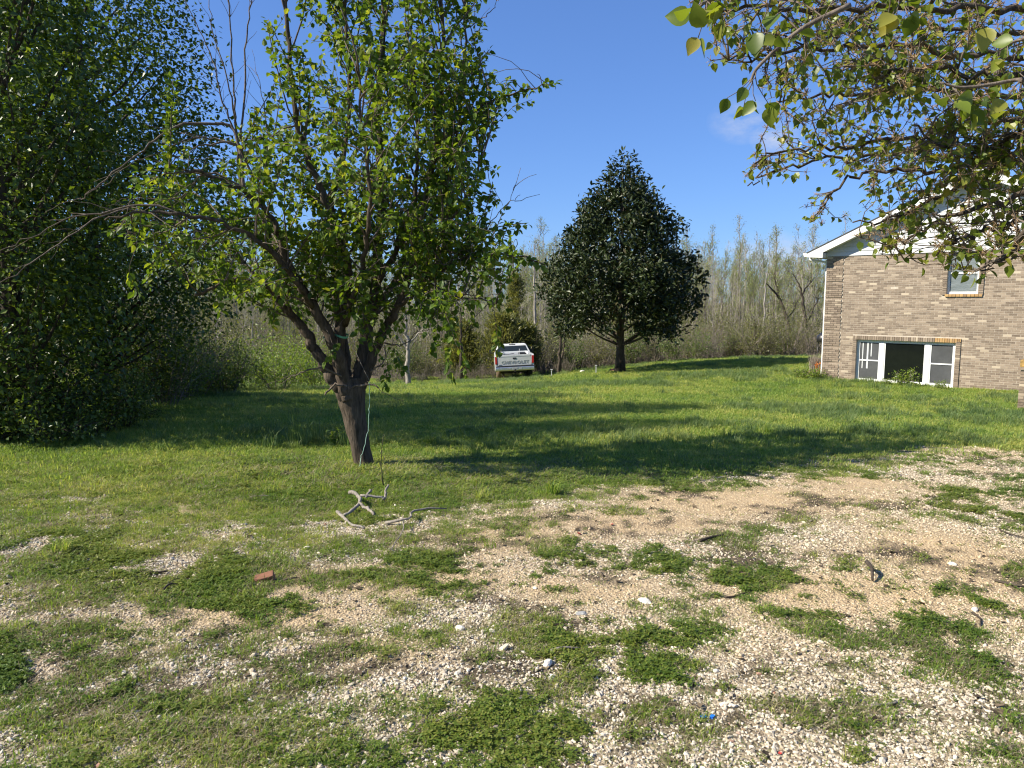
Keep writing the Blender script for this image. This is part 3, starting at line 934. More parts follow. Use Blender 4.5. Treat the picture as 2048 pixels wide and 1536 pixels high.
PEAR_POLY = [(495, -260), (490, 40), (525, 130), (505, 225), (430, 262), (372, 290), (352, 150), (338, 150), (325, 300), (262, 335), (195, 400), (190, 450), (228, 545), (265, 560), (290, 600), (330, 545),
             (420, 570), (445, 610), (520, 600), (540, 650), (590, 640), (620, 690), (650, 735), (690, 710), (735, 720), (755, 775), (800, 770), (800, 690), (830, 640), (870, 690), (890, 745),
             (925, 745), (930, 620), (1015, 620), (1075, 575), (1060, 450), (1010, 420), (1015, 320), (960, 325), (960, 245), (1060, 225), (1122, 180), (1112, 150), (1040, 130), (985, 170), (992, 20), (975, -260)]
POS, AX, UP, SZ = [], [], [], []


def leafy(path, step, lsz, per=2, droop=0.35):
    L = np.linalg.norm(np.diff(path, axis=0), axis=1).sum()
    k = max(2, int(L / step)); t = np.linspace(0.08, 1.0, k)
    seg = np.linspace(0, 1, len(path))
    q = np.stack([np.interp(t, seg, path[:, i]) for i in range(3)], -1)
    dv = unit(np.gradient(q, axis=0) if k > 2 else np.repeat((path[-1] - path[0])[None], k, 0))
    for _ in range(per):
        sd_ = rand_dirs(k)
        ax = unit(dv * 0.35 + sd_ * 0.9 + np.array([0, 0, -droop]))
        POS.append(q + ax * 0.018 + rng.normal(0, 0.008, q.shape)); AX.append(ax)
        UP.append(unit(np.array([0, 0, 1.0]) + rng.normal(0, 0.55, (k, 3)))); SZ.append(lsz * (0.62 + 0.6 * rng.random(k)))


n_sub = 0
for li_, (p, r0) in enumerate(limb_paths):
    L = np.linalg.norm(np.diff(p, axis=0), axis=1).sum()
    n_sec = int(L * (6.8 if r0 > 0.03 else 13))
    for _ in range(n_sec):
        t = 0.15 + 0.85 * rng.random() ** 1.05 if r0 > .03 else 0.1 + .9 * rng.random()
        i = min(int(t * (len(p) - 1)), len(p) - 2)
        if p[i, 2] < 1.15: continue
        d = unit(p[i + 1] - p[i]); out = rand_dirs(1)[0]; out -= d * (out @ d); out = unit(out)
        vec = d * 0.55 + out * 0.85 + np.array([0, 0, 0.45 if rng.random() < 0.72 else -0.5])
        ln = 0.35 + 0.75 * rng.random()
        upz = p[i, 2] > 2.9 and rng.random() < .75
        if upz: vec = d * .6 + out * .5 + np.array([0, 0, .9]); ln = .5 + .8 * rng.random()
        q = grow(p[i], vec, ln, 7, 0.10, (0, 0, 0.5 if rng.random() < .7 else -0.9))
        u, v = proj(q)
        if not in_poly(u[-1:], v[-1:], PEAR_POLY)[0] or q[-1, 2] < 0.9:
            continue
        twigs.tube(q, np.linspace(.010, .004, len(q)), 5); n_sub += 1
        leafy(q[2:], 0.040 if upz else 0.055, 0.070)
        for _k in range(2 + int(rng.random() * 3) if upz else 4 + int(rng.random() * 3)):
            j = rng.integers(2, len(q) - 1); dd = unit(q[j + 1] - q[j])
            s_ = grow(q[j], dd * .5 + rand_dirs(1)[0] * 0.8 + np.array([0, 0, .15]), 0.18 + 0.32 * rng.random(), 5, 0.12, (0, 0, -0.2))
            uu, vv = proj(s_)
            if not in_poly(uu[-1:], vv[-1:], PEAR_POLY)[0]: continue
            twigs.tube(s_, np.linspace(.004, .002, len(s_)), 4)
            leafy(s_, 0.050, 0.068)
# leaves right along the two long right arms
for k_ in (6, 7, 13, 14):
    leafy(limb_paths[k_][0][4:], 0.030, 0.078, 2)
# upright leafy shoots, hanging sprays
for lst in ([(338, 345, 6.9), (342, 250, 6.9), (345, 160, 6.9)], [(330, 350, 6.95), (336, 290, 6.95), (334, 235, 6.95)]):
    q = smooth_path(pts_uvd(lst), 6); twigs.tube(q, np.linspace(.008, .003, len(q)), 5); leafy(q, 0.028, 0.062, 3, -0.2)
for u0, v0, v1_, d in ((900, 560, 690, 7.0), (905, 640, 755, 7.05), (940, 560, 640, 7.1), (875, 600, 700, 7.2), (925, 690, 745, 7.0), (665, 650, 720, 7.5), (770, 690, 770, 7.9),
                       (790, 650, 740, 8.0), (545, 600, 650, 7.6), (1010, 530, 600, 7.1), (300, 440, 560, 6.7), (390, 450, 560, 6.7), (985, 600, 700, 7.0), (270, 500, 590, 6.6), (440, 520, 620, 7.0)):
    q = smooth_path(pts_uvd([(u0, v0, d), (u0 + rng.normal(0, 8), (v0 + v1_) / 2, d), (u0 + rng.normal(0, 10), v1_, d)]), 5)
    twigs.tube(q, np.linspace(.004, .002, len(q)), 4); leafy(q[4:], 0.030, 0.072, 2, 0.7)
# thin bare dead twigs drooping inside the crown
for _ in range(260):
    p, r0 = limb_paths[rng.integers(0, len(limb_paths))]; i = rng.integers(len(p) // 4, len(p) - 1)
    q = grow(p[i], rand_dirs(1)[0] + np.array([-.25, -.3, .1]), .25 + .5 * rng.random(), 6, .18, (0, 0, -1.0))
    if in_poly(*[a[-1:] for a in proj(q)], PEAR_POLY)[0]: twigs.tube(q, np.linspace(.0045, .002, 7), 4)
POS = np.concatenate(POS); AX = np.concatenate(AX); UP = np.concatenate(UP); SZ = np.concatenate(SZ)
wood.build('trunk', m_bark, pear, True, TB)
tw = twigs.build('twigs', m_twig, pear, True, TB)
tag(tw, None, None, None, 'stuff')
u, v = proj(POS)
dist = np.linalg.norm(POS - CAM, axis=1) + 100 * ((u < 0) | (v < 0))
order = np.argsort(dist); one, rest = order[:300], order[300:]
crown = MB(); add_leaves(crown, POS[rest], AX[rest], UP[rest], SZ[rest], LEAF8_V, LEAF8_F)
tag(crown.build('crown', m_pear_leaf, pear, False, TB), None, None, None, 'stuff')
leaf_me = mesh_np('pear_leaf', LEAF8_V, LEAF8_F, m_pear_leaf)
leaf_objects(pear, leaf_me, POS[one], AX[one], UP[one], SZ[one], TB)
print('pear', n_sub, len(POS))


# ------------------------------------------------------------------ dense dark trees on the left
def dense_tree(name, label, x, y, height, prof, n_clu, per, leaf, mat, bark, trunk_r=0.14, crown0=0.8, tmpl=(LEAF2_V, LEAF2_F), group=None, spread=0.24, stems=70, droop=0.3, lean=(0, 0), cat='tree', lump=(.82, .36), lobes=None):
    base = np.array([x, y, gz(x, y) - 0.05])
    root = empty(name, base, 0, label, cat, group)
    w = MB()
    k = 12
    zz = np.linspace(0, height * 0.96, k)
    tp = np.stack([rng.normal(0, .03, k).cumsum() * .4 + lean[0] * zz / height, rng.normal(0, .03, k).cumsum() * .4 + lean[1] * zz / height, zz], -1); tp[0, :2] = 0
    tr_ = trunk_r * (1 - 0.92 * np.linspace(0, 1, k) ** 0.9); tr_[0] *= 1.35
    w.tube(tp, tr_, 10)
    hs, rs = np.array(prof).T
    hh = rng.random(n_clu * 3) * (height - crown0) + crown0
    rr_max = np.interp(hh, hs, rs)
    ok = rng.random(len(hh)) < (rr_max / rs.max()) ** 1.5 + 0.05
    hh = hh[ok][:n_clu]; rr_max = rr_max[ok][:n_clu]
    th = rng.random(len(hh)) * 6.283
    lump = lump[0] + lump[1] * (0.6 * vnoise(th * 6 / 6.2832 * 1.0, hh * .95, 7) + 0.4 * vnoise(th * 11 / 6.2832, hh * 1.9, 13))
    rr = rr_max * lump * np.sqrt(0.12 + 0.88 * rng.random(len(hh)))
    axis_xy = np.stack([np.interp(hh, tp[:, 2], tp[:, 0]), np.interp(hh, tp[:, 2], tp[:, 1])], -1)
    C = np.stack([axis_xy[:, 0] + rr * np.cos(th), axis_xy[:, 1] + rr * np.sin(th), hh], -1)
    if lobes:
        n_l, l_r, frac = lobes
        lh = crown0 + (height - .2 - crown0) * (np.arange(n_l) + .5) / n_l; la = np.arange(n_l) * 2.399 + rng.normal(0, .35, n_l)
        lr_ = np.interp(lh, hs, rs); R_ = l_r * (.55 + .45 * lr_ / rs.max()) * (.75 + .5 * rng.random(n_l)); rad = np.maximum(lr_ - R_ * .85, 0)
        keep_ = rng.random(n_l) < (lr_ / rs.max()) ** .5
        lc = np.stack([rad * np.cos(la), rad * np.sin(la), lh], -1)[keep_]; R_ = R_[keep_]
        m_l = int(len(C) * frac); pick_ = rng.choice(len(lc), m_l, p=R_ ** 2 / (R_ ** 2).sum())
        C[:m_l] = lc[pick_] + rand_dirs(m_l) * (R_[pick_] * (.55 + .5 * rng.random(m_l)))[:, None] * np.array([1, 1, .85])
        C[:, 2] = np.maximum(C[:, 2], crown0 - .25)
        th = np.arctan2(C[:, 1], C[:, 0]); rr = np.hypot(C[:, 0], C[:, 1])
    for i in rng.choice(len(C), min(stems, len(C)), replace=False):
        z0 = max(crown0 * 0.6, C[i, 2] - 0.35 * height * (0.4 + 0.6 * rng.random()) * rr[i] / max(rs.max(), .1) - .3)
        a = np.array([np.interp(z0, tp[:, 2], tp[:, 0]), np.interp(z0, tp[:, 2], tp[:, 1]), z0])
        mid = (a + C[i]) / 2 + np.array([0, 0, -0.06 * rr[i]]) + rng.normal(0, .05, 3)
        q = smooth_path([a, mid, C[i]], 5)
        w.tube(q, np.linspace(trunk_r * .26, .006, len(q)), 5)
    n = len(C) * per
    cid = np.repeat(np.arange(len(C)), per)
    pos = C[cid] + rng.normal(0, spread, (n, 3)) * np.array([1, 1, 1.15])
    outw = unit(np.stack([np.cos(th[cid]), np.sin(th[cid]), np.full(n, 0.1)], -1))
    ax = unit(outw * 0.5 + rand_dirs(n) * 0.9 + np.array([0, 0, -droop]))
    up = unit(np.array([0, 0, 1.0]) + outw * 0.4 + rng.normal(0, .5, (n, 3)))
    c = MB(); add_leaves(c, pos, ax, up, leaf * (0.65 + 0.6 * rng.random(n)), *tmpl)
    w.build('trunk', bark, root, True)
    tag(c.build('crown', mat, root), None, None, None, 'stuff')
    return root


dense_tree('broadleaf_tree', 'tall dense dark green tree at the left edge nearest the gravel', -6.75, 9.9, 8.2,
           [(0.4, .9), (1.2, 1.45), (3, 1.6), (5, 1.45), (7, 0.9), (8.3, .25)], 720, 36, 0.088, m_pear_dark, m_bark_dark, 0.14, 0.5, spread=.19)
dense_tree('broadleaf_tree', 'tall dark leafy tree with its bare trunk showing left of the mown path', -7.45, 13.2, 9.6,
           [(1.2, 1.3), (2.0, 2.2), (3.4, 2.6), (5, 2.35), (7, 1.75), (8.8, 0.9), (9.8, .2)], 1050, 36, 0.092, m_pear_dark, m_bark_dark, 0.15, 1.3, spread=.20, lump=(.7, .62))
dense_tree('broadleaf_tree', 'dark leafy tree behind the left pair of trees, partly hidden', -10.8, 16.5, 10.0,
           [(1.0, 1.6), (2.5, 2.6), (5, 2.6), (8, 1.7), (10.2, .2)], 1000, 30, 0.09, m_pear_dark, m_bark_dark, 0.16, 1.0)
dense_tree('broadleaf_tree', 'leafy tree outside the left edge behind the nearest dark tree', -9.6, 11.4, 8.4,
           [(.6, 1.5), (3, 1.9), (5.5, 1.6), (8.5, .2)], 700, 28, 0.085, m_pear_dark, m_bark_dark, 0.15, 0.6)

# unseen trees added behind the photographer's left for the basement window to mirror
src_t = bpy.data.objects['broadleaf_tree.002']
for i, (x_, y_) in enumerate(((-27, -2), (-31, -6), (-26, -10), (-35, -11), (-30, -15), (-24, -18))):
    r_ = src_t.copy(); COL.objects.link(r_); r_.location = (x_, y_, gz(x_, y_) - .05); r_.rotation_euler = (0, 0, i * 1.3); r_.scale = (1.25, 1.25, 1.0 + .05 * i)
    r_['label'] = 'unseen tall leafy tree added behind the photographer for window reflections'; r_['group'] = 'trees behind the photographer'
    for ch in src_t.children:
        c_ = ch.copy(); COL.objects.link(c_); c_.parent = r_

# ------------------------------------------------------------------ magnolia
MGB = P(1240, 748, 32.0)
# crown of overlapping lobes of stiff glossy leaves
mg = dense_tree('magnolia_tree', 'dark glossy magnolia with rounded pyramid crown standing right of the pickup', MGB[0], MGB[1], 9.05,
                [(1.7, 2.3), (2.1, 3.2), (3.0, 3.5), (4.1, 3.55), (5.0, 3.0), (6.0, 2.75), (7.2, 1.80), (8.2, .95), (8.8, .35), (9.2, .1)], 1150, 25, 0.22, m_magnolia, m_bark_dark, 0.21, 2.05,
                (LEAFM_V, LEAFM_F), None, 0.15, 40, -0.15, lump=(.50, .80), lobes=(64, 1.05, .78))

# ------------------------------------------------------------------ shrubs, cedars and thicket at the wood's edge
def shrub_mesh(h, r, n_stem, n_leaf, leaf, spread=0.10, lowfill=0.15):
    w = MB(); c = MB(); tips = []
    for _ in range(n_stem):
        a = rng.random() * 6.283; q0 = np.array([math.cos(a), math.sin(a), 0]) * r * 0.25 * rng.random()
        L = h * (0.55 + .5 * rng.random())
        q = grow(q0, np.array([math.cos(a) * .45 * r / h * 1.6, math.sin(a) * .45 * r / h * 1.6, 1]), L, 7, 0.13)
        w.tube(q, np.linspace(.014 * h / 2, .004, len(q)), 4)
        tips += [q[i] for i in range(2, len(q))]
        for _k in range(5):
            i = rng.integers(2, len(q) - 1)
            s_ = grow(q[i], unit(q[i + 1] - q[i]) * .6 + rand_dirs(1)[0] * .8, L * (.15 + .2 * rng.random()), 4, .15)
            w.tube(s_, np.linspace(.006, .002, len(s_)), 3); tips += list(s_[1:])
    tips = np.array(tips)
    if n_leaf:
        k = rng.integers(0, len(tips), n_leaf)
        pos = tips[k] + rng.normal(0, spread, (n_leaf, 3)); pos[:, 2] = np.maximum(pos[:, 2], .03)
        add_leaves(c, pos, unit(rand_dirs(n_leaf) + np.array([0, 0, -.1])), unit(rng.normal(0, .6, (n_leaf, 3)) + np.array([0, 0, 1])), leaf * (.6 + .7 * rng.random(n_leaf)))
    return w, c


def shrub_kind(h, r, ns, nl, leaf, lm, bark, spread=.12):
    w, c = shrub_mesh(h, r, ns, nl, leaf, spread)
    return w.mesh('stems', bark), (c.mesh('foliage', lm) if nl else None), h


def place_shrub(kind, name, label, x, y, s=1.0, group=None, cat='shrub', sz=None, sink=0.05):
    st, fo, h = kind
    r = empty(name, (x, y, gz(x, y) - sink), rng.random() * 6.28, label, cat, group)
    r.scale = (s, s, sz or s)
    link_mesh('stems', st, r)
    if fo:
        tag(link_mesh('foliage', fo, r), None, None, None, 'stuff')
    return r


K_green = [shrub_kind(2.2, 1.1, 16, 1800, 0.075, m_shrub_leaf, m_grey_bark) for _ in range(3)]
K_olive = [shrub_kind(2.6, 1.2, 18, 1500, 0.07, m_olive_leaf, m_grey_bark) for _ in range(3)]
K_bright = [shrub_kind(2.0, 1.5, 18, 3200, 0.065, m_bright_leaf, m_grey_bark, .16) for _ in range(2)]
K_twig = [shrub_kind(2.0, 1.0, 30, 260, 0.05, m_olive_leaf, m_grey_bark) for _ in range(3)]
K_under = [shrub_kind(1.1, .8, 14, 1500, 0.055, m_shrub_leaf, m_bark_dark, .10) for _ in range(3)]

GRP_E = 'scrub bushes along the edge of the woods'


def where(u):
    return ('far left behind the dark trees' if u < 400 else 'behind the left half of the pear tree' if u < 690 else 'between the pear trunk and the pickup' if u < 960 else 'behind the pickup' if u < 1075 else
            'between the pickup and the magnolia' if u < 1200 else 'behind the magnolia' if u < 1400 else 'right of the magnolia' if u < 1520 else 'left of the house corner')
for i in range(62):                                     # belt of scrub behind truck and magnolia
    u = 760 + 900 * (i + rng.random()) / 62
    d = 41 + 9 * rng.random() + (5 if u > 1450 else 0)
    p = P(u, 700, d)
    ki = rng.integers(0, 4); k = (K_olive, K_olive, K_green, K_twig)[ki]
    place_shrub(k[rng.integers(0, 3)], 'scrub_bush', ('olive scrub bush ', 'olive scrub bush ', 'greener scrub bush ', 'twiggy sparse scrub bush ')[ki] + where(u), p[0], p[1], 0.85 + .5 * rng.random(), GRP_E)
for i, (u, d, s_, lab) in enumerate(((1400, 40, .95, 'rounded dark green bush right of the magnolia at the field edge'), (1345, 41, 1.0, 'green bush half hidden behind the magnolia crown'),
                                     (1578, 50, 1.2, 'yellow green bush below the leaning bare trees by the house'), (1150, 41, 1.15, 'green thicket bush left of the magnolia trunk'))):
    p = P(u, 700, d)
    place_shrub(K_green[i % 3], 'wood_edge_bush', lab, p[0], p[1], s_)
for i in range(26):                                     # brown dead stems at their feet
    u = 690 + 750 * (i + rng.random()) / 26
    p = P(u, 740, 38.8 + 1.6 * rng.random() + (3 if u > 1150 else 0))
    place_shrub(K_twig[i % 3], 'dry_brush', 'low tangle of dry grey brown stems ' + where(u), p[0], p[1], .42 + .2 * rng.random(), 'dry brush along the field edge')
# bushes left of the pear tree
for i, (u, d, s_, lab) in enumerate(((560, 23, 1.05, 'bright yellow green bush seen left of the pear trunk'), (500, 25, 1.0, 'bright green bush behind the left half of the pear tree'),
                                     (640, 26, .95, 'sunny green bush right behind the leaning pear limb'), (590, 27, 1.15, 'pale green bush at the back between pear limbs'))):
    p = P(u, 760, d)
    place_shrub(K_bright[i % 2], 'bright_bush', lab, p[0], p[1], s_)
for i in range(30):
    u = 250 + 200 * rng.random(); d = 15.5 + 8 * rng.random()
    if u < 330: d = 14.6 + 5 * rng.random()
    p = P(u, 780, d)
    if u > 400: p = P(u, 780, max(d, 19.5))
    place_shrub((K_green, K_green, K_bright, K_olive)[i % 4][i % 2], 'understory_bush', 'wild shady bush under the dark trees left of the path', p[0], p[1], .55 + .45 * rng.random(), 'understory bushes left of the path')
for i in range(22):
    u = -60 + 330 * rng.random(); d = 9.3 + 4.5 * rng.random()
    p = P(u, 850, d)
    place_shrub(K_under[i % 3], 'ground_bush', 'knee high leafy weed bush at the foot of the left trees', p[0], p[1], .55 + .5 * rng.random(), 'weed bushes at the foot of the left trees')


# cedars: feathery olive conifers
def cedar(name, label, u, vb, d, h, r, trunk_r=.09, lean=(0, 0)):
    p = P(u, vb, d); base = np.array([p[0], p[1], gz(p[0], p[1]) - .05])
    root = empty(name, base, 0, label, 'tree')
    w = MB(); c = MB()
    tp = np.stack([np.linspace(0, lean[0], 8), np.linspace(0, lean[1], 8), np.linspace(0, h * .95, 8)], -1)
    w.tube(tp, np.linspace(trunk_r, .012, 8), 8)
    pos, ax = [], []
    for _ in range(190):
        t = .12 + .86 * rng.random(); a = rng.random() * 6.283
        L = r * (1.05 - t) ** 0.6 * (0.55 + .55 * rng.random()) * 1.1
        o = tp[0] + (tp[-1] - tp[0]) * t
        q = grow(o, np.array([math.cos(a), math.sin(a), .55]), L, 6, .1, (0, 0, .3))
        w.tube(q, np.linspace(.018, .004, 7), 4)
        for j in range(2, 7):
            n = 9
            pos.append(q[j] + rng.normal(0, .13, (n, 3))); ax.append(unit(rand_dirs(n) * .8 + unit(q[j] - q[j - 1]) + np.array([0, 0, .2])))
    pos = np.concatenate(pos); ax = np.concatenate(ax)
    add_leaves(c, pos, ax, rand_dirs(len(pos)), .22 * (.6 + .7 * rng.random(len(pos))), np.array([(0, 0, 0), (-.13, .5, .02), (0, 1, 0), (.13, .5, .02)]), LEAF2_F)
    w.build('trunk', m_bark_dark, root, True); tag(c.build('crown', m_cedar, root), None, None, None, 'stuff')
    return root


cedar('cedar_tree', 'feathery olive cedar spreading directly behind the white pickup', 1006, 735, 40.5, 3.6, 2.1, .10)
cedar('cedar_tree', 'smaller cedar right of the pickup against the scrub', 1052, 735, 41, 3.0, 1.2, .06)
cedar('cedar_tree', 'slim cedar left of the pickup behind the hanging pear leaves', 925, 735, 41, 3.3, 1.4, .07)
cedar('pine_tree', 'small dark conifer top rising above scrub left of the magnolia', 1030, 700, 55, 7.6, 1.5, .1)


# ------------------------------------------------------------------ bare spring woods
def sapling_mesh(h, n_br, r0, buds, bark, spread=1.0, fork=False):
    w = MB(); c = MB()
    k = 9
    tp = np.stack([rng.normal(0, .05, k).cumsum(), rng.normal(0, .05, k).cumsum(), np.linspace(0, h, k)], -1); tp[0, :2] = 0
    w.tube(tp, r0 * (1 - .88 * np.linspace(0, 1, k)), 5)
    ends = [tp[-1], tp[-2]]
    for _ in range(n_br):
        t = .25 + .73 * rng.random(); z0 = t * h
        o = np.array([np.interp(z0, tp[:, 2], tp[:, j]) for j in range(3)])
        a = rng.random() * 6.283
        L = spread * h * .17 * (1.15 - t) * (0.6 + .8 * rng.random()) + .25
        q = grow(o, np.array([math.cos(a), math.sin(a), 1.1 + .6 * rng.random()]), L, 5, .10, (0, 0, .35))
        w.tube(q, np.linspace(r0 * .28, .006, 6), 3, False)
        ends += list(q[2:])
        for _k in range(3):
            j = rng.integers(1, 5)
            s_ = grow(q[j], unit(q[j + 1] - q[j]) + rand_dirs(1)[0] * .6, L * (.25 + .3 * rng.random()), 3, .12, (0, 0, .3))
            w.tube(s_, np.linspace(.008, .004, 4), 3, False); ends += list(s_[1:])
    ends = np.array(ends)
    if buds:
        kk = rng.integers(0, len(ends), buds)
        top = ends[kk]
        pos = top + rng.normal(0, .14, (buds, 3))
        add_leaves(c, pos, rand_dirs(buds), rand_dirs(buds), .075 * (.6 + .8 * rng.random(buds)))
    return w.mesh('trunk', bark), (c.mesh('crown', m_bud) if buds else None)


S_pale = [sapling_mesh(8.2 + 2.5 * rng.random(), 30, .075, 650, m_pale_bark) for _ in range(5)]
S_grey = [sapling_mesh(7.4 + 2.2 * rng.random(), 34, .070, 1200, m_grey_bark, 1.15) for _ in range(5)]
S_bare = [sapling_mesh(7 + 3 * rng.random(), 26, .060, 120, m_pale_bark, .9) for _ in range(4)]


def place_sapling(kind, x, y, s, u, what):
    r = empty('bare_sapling', (x, y, gz(x, y) - .1), rng.random() * 6.28, what + ' ' + where(u), 'tree', 'bare saplings of the woods')
    r.scale = (s, s, s)
    link_mesh('trunk', kind[0], r)
    if kind[1]: tag(link_mesh('crown', kind[1], r), None, None, None, 'stuff')


cnt = 0
for row, (d0, d1, n) in enumerate(((50, 58, 70), (58, 68, 90), (68, 84, 110))):
    for i in range(n):
        u = 380 + 1340 * (i + rng.random()) / n
        d = d0 + (d1 - d0) * rng.random() + (6 if u > 1400 else 0)
        p = P(u, 650, d)
        ki = rng.integers(0, 4); kk = (S_pale, S_grey, S_grey, S_bare)[ki]
        s_ = (0.78 + .35 * rng.random()) * (d / 66) * (.80 if 1050 > u > 700 else .90)
        if u > 1420: s_ *= 1.02
        place_sapling(kk[rng.integers(0, len(kk))], p[0], p[1], s_, u, ('pale trunked budding sapling', 'grey budding sapling', 'grey budding sapling', 'pale leafless sapling')[ki]); cnt += 1
# left side beyond the dark trees, seen only in gaps
for i in range(24):
    u = -80 + 470 * rng.random(); d = 34 + 24 * rng.random(); p = P(u, 650, d)
    kk = (S_pale, S_grey)[i % 2]
    place_sapling(kk[i % 5], p[0], p[1], (0.8 + .3 * rng.random()) * d / 60, u, ('pale trunked budding sapling', 'grey budding sapling')[i % 2])


# the mass of the woods farther back
wv_ = [k[0] for k in S_pale + S_grey + S_bare] + [k[1] for k in S_pale + S_grey + S_bare]
nv = len(wv_) // 2
n_ = 900
yy = 80 + 60 * rng.random(n_); xx = (rng.random(n_) * 2 - 1) * (.8 * yy)
pk = rng.integers(0, nv, n_); sc_ = (.85 + .4 * rng.random(n_)) * yy / 78
ps = np.stack([xx, yy, ground_z(xx, yy) - .1], -1); rt = np.stack([np.zeros(n_), np.zeros(n_), rng.random(n_) * 6.28], -1); s3 = np.repeat(sc_[:, None], 3, 1)
tw_v = [k[0] for k in K_twig] + [k[1] for k in K_olive] + [k[0] for k in K_olive]
m_ = 1500
y2 = 50 + 70 * rng.random(m_) ** 1.2; x2 = (rng.random(m_) * 2 - 1) * (.8 * y2); z2 = ground_z(x2, y2) - .1
p2 = 2 * nv + np.where(rng.random(m_) < .62, rng.integers(0, 3, m_), 3 + rng.integers(0, 3, m_))
s2 = np.repeat(((.9 + .8 * rng.random(m_)) * y2 / 62)[:, None], 3, 1)
scatter('woods', np.concatenate([ps, ps, np.stack([x2, y2, z2], -1)]), np.concatenate([rt, rt, np.stack([np.zeros(m_), np.zeros(m_), rng.random(m_) * 6.28], -1)]),
        np.concatenate([s3, s3, s2]), np.concatenate([pk, pk + nv, p2]), wv_ + tw_v, 'far mass of bare grey spring woods and brush behind the field', 'woods')


# a few trees that stand out
def bare_tree(name, label, base_uvd, limbs, n_br, twig_l, bark, buds=0, fine=.012):
    p = P(*base_uvd); base = np.array([p[0], p[1], gz(p[0], p[1]) - .1])
    root = empty(name, base, 0, label, 'tree'); w = MB(); c = MB(); ends = []
    for lst, r0, r1 in limbs:
        q = smooth_path([base if i == 0 and l is None else P(*l) for i, l in enumerate(lst)], 5)
        q[1:-1] += rng.normal(0, .03, q[1:-1].shape)
        w.tube(q, np.linspace(r0, r1, len(q)), 7)
        for _ in range(n_br):
            i = rng.integers(len(q) // 4, len(q) - 1)
            s_ = grow(q[i], unit(q[i + 1] - q[i]) * .5 + rand_dirs(1)[0] * .8 + np.array([0, 0, .3]), twig_l * (.4 + .8 * rng.random()), 6, .15, (0, 0, .2))
            w.tube(s_, np.linspace(fine, .004, 7), 4)
            for _k in range(4):
                j = rng.integers(1, 6)
                t_ = grow(s_[j], unit(s_[j + 1] - s_[j]) + rand_dirs(1)[0] * .8, twig_l * .35 * (.4 + rng.random()), 4, .15)
                w.tube(t_, np.linspace(fine * .5, .003, 5), 3); ends += list(t_[1:])
    if buds:
        e = np.array(ends); k = rng.integers(0, len(e), buds)
        add_leaves(c, e[k] + rng.normal(0, .12, (buds, 3)), rand_dirs(buds), rand_dirs(buds), .085 * (.6 + .8 * rng.random(buds)))
        tag(c.build('crown', m_bud, root, False, base), None, None, None, 'stuff')
    w.build('trunk', bark, root, True, base)
    return root


bare_tree('bare_tree', 'dark leaning bare tree bent left above the bushes beside the house', (1585, 720, 54),
          [([None, (1580, 665, 54), (1568, 620, 54), (1558, 595, 54), (1545, 580, 53.5), (1530, 565, 53)], .17, .03), ([(1558, 595, 54), (1552, 570, 54), (1548, 545, 54)], .07, .02), ([(1574, 640, 54), (1590, 615, 54.5), (1596, 600, 55)], .05, .02)], 12, 1.6, m_bark_dark, 700)
bare_tree('bare_tree', 'dark forked bare tree standing closest left of the house corner', (1616, 720, 53),
          [([None, (1613, 660, 53), (1608, 620, 53), (1604, 590, 53), (1598, 568, 53)], .16, .05), ([(1604, 590, 53), (1612, 575, 53), (1630, 555, 53)], .07, .02), ([(1613, 650, 53), (1628, 615, 53.5), (1640, 595, 53.5)], .07, .02), ([(1598, 568, 53), (1592, 556, 53), (1586, 548, 53)], .05, .015)], 12, 1.7, m_bark_dark, 900)
bare_tree('bare_tree', 'pale straight bare tree with level side limbs in the right woods', (1526, 725, 52), [([None, (1528, 640, 52), (1530, 590, 52), (1532, 545, 52)], .09, .03), ([(1527, 655, 52), (1515, 645, 52), (1508, 635, 52)], .04, .012)], 14, 1.4, m_pale_bark, 200)
bare_tree('bare_tree', 'dark thin bare trunk at the field edge right of the magnolia', (1511, 715, 47), [([None, (1511, 690, 47), (1510, 665, 47), (1508, 640, 47)], .11, .03)], 12, 1.0, m_bark_dark, 120)
bare_tree('bare_tree', 'grey bare tree with pale tangled limbs between pear trunk and pickup', (816, 752, 33), [([None, (815, 720, 33), (816, 690, 33), (812, 650, 33), (806, 600, 33)], .13, .04), ([(816, 690, 33), (850, 655, 33), (890, 635, 33)], .05, .012), ([(815, 700, 33), (790, 665, 33), (770, 640, 33)], .05, .012)], 16, 1.5, m_pale_bark, 60)
bare_tree('bare_tree', 'thin dark trunk left of the pickup among dry brush', (922, 748, 39), [([None, (922, 700, 39), (921, 660, 39), (922, 610, 39)], .10, .03)], 14, 1.2, m_bark_dark, 120)
bare_tree('bare_tree', 'pair of slim dark trunks between pickup and magnolia', (1116, 748, 38), [([None, (1120, 700, 38), (1121, 660, 38), (1118, 610, 38)], .10, .03), ([None, (1126, 700, 38.3), (1131, 665, 38.3), (1134, 620, 38.3)], .07, .02)], 12, 1.1, m_bark_dark, 200)
bare_tree('bare_tree', 'tall pale bare tree rising above scrub left of the magnolia', (1072, 740, 48), [([None, (1070, 640, 48), (1069, 560, 48), (1068, 490, 48)], .12, .02)], 24, 1.3, m_pale_bark, 60)

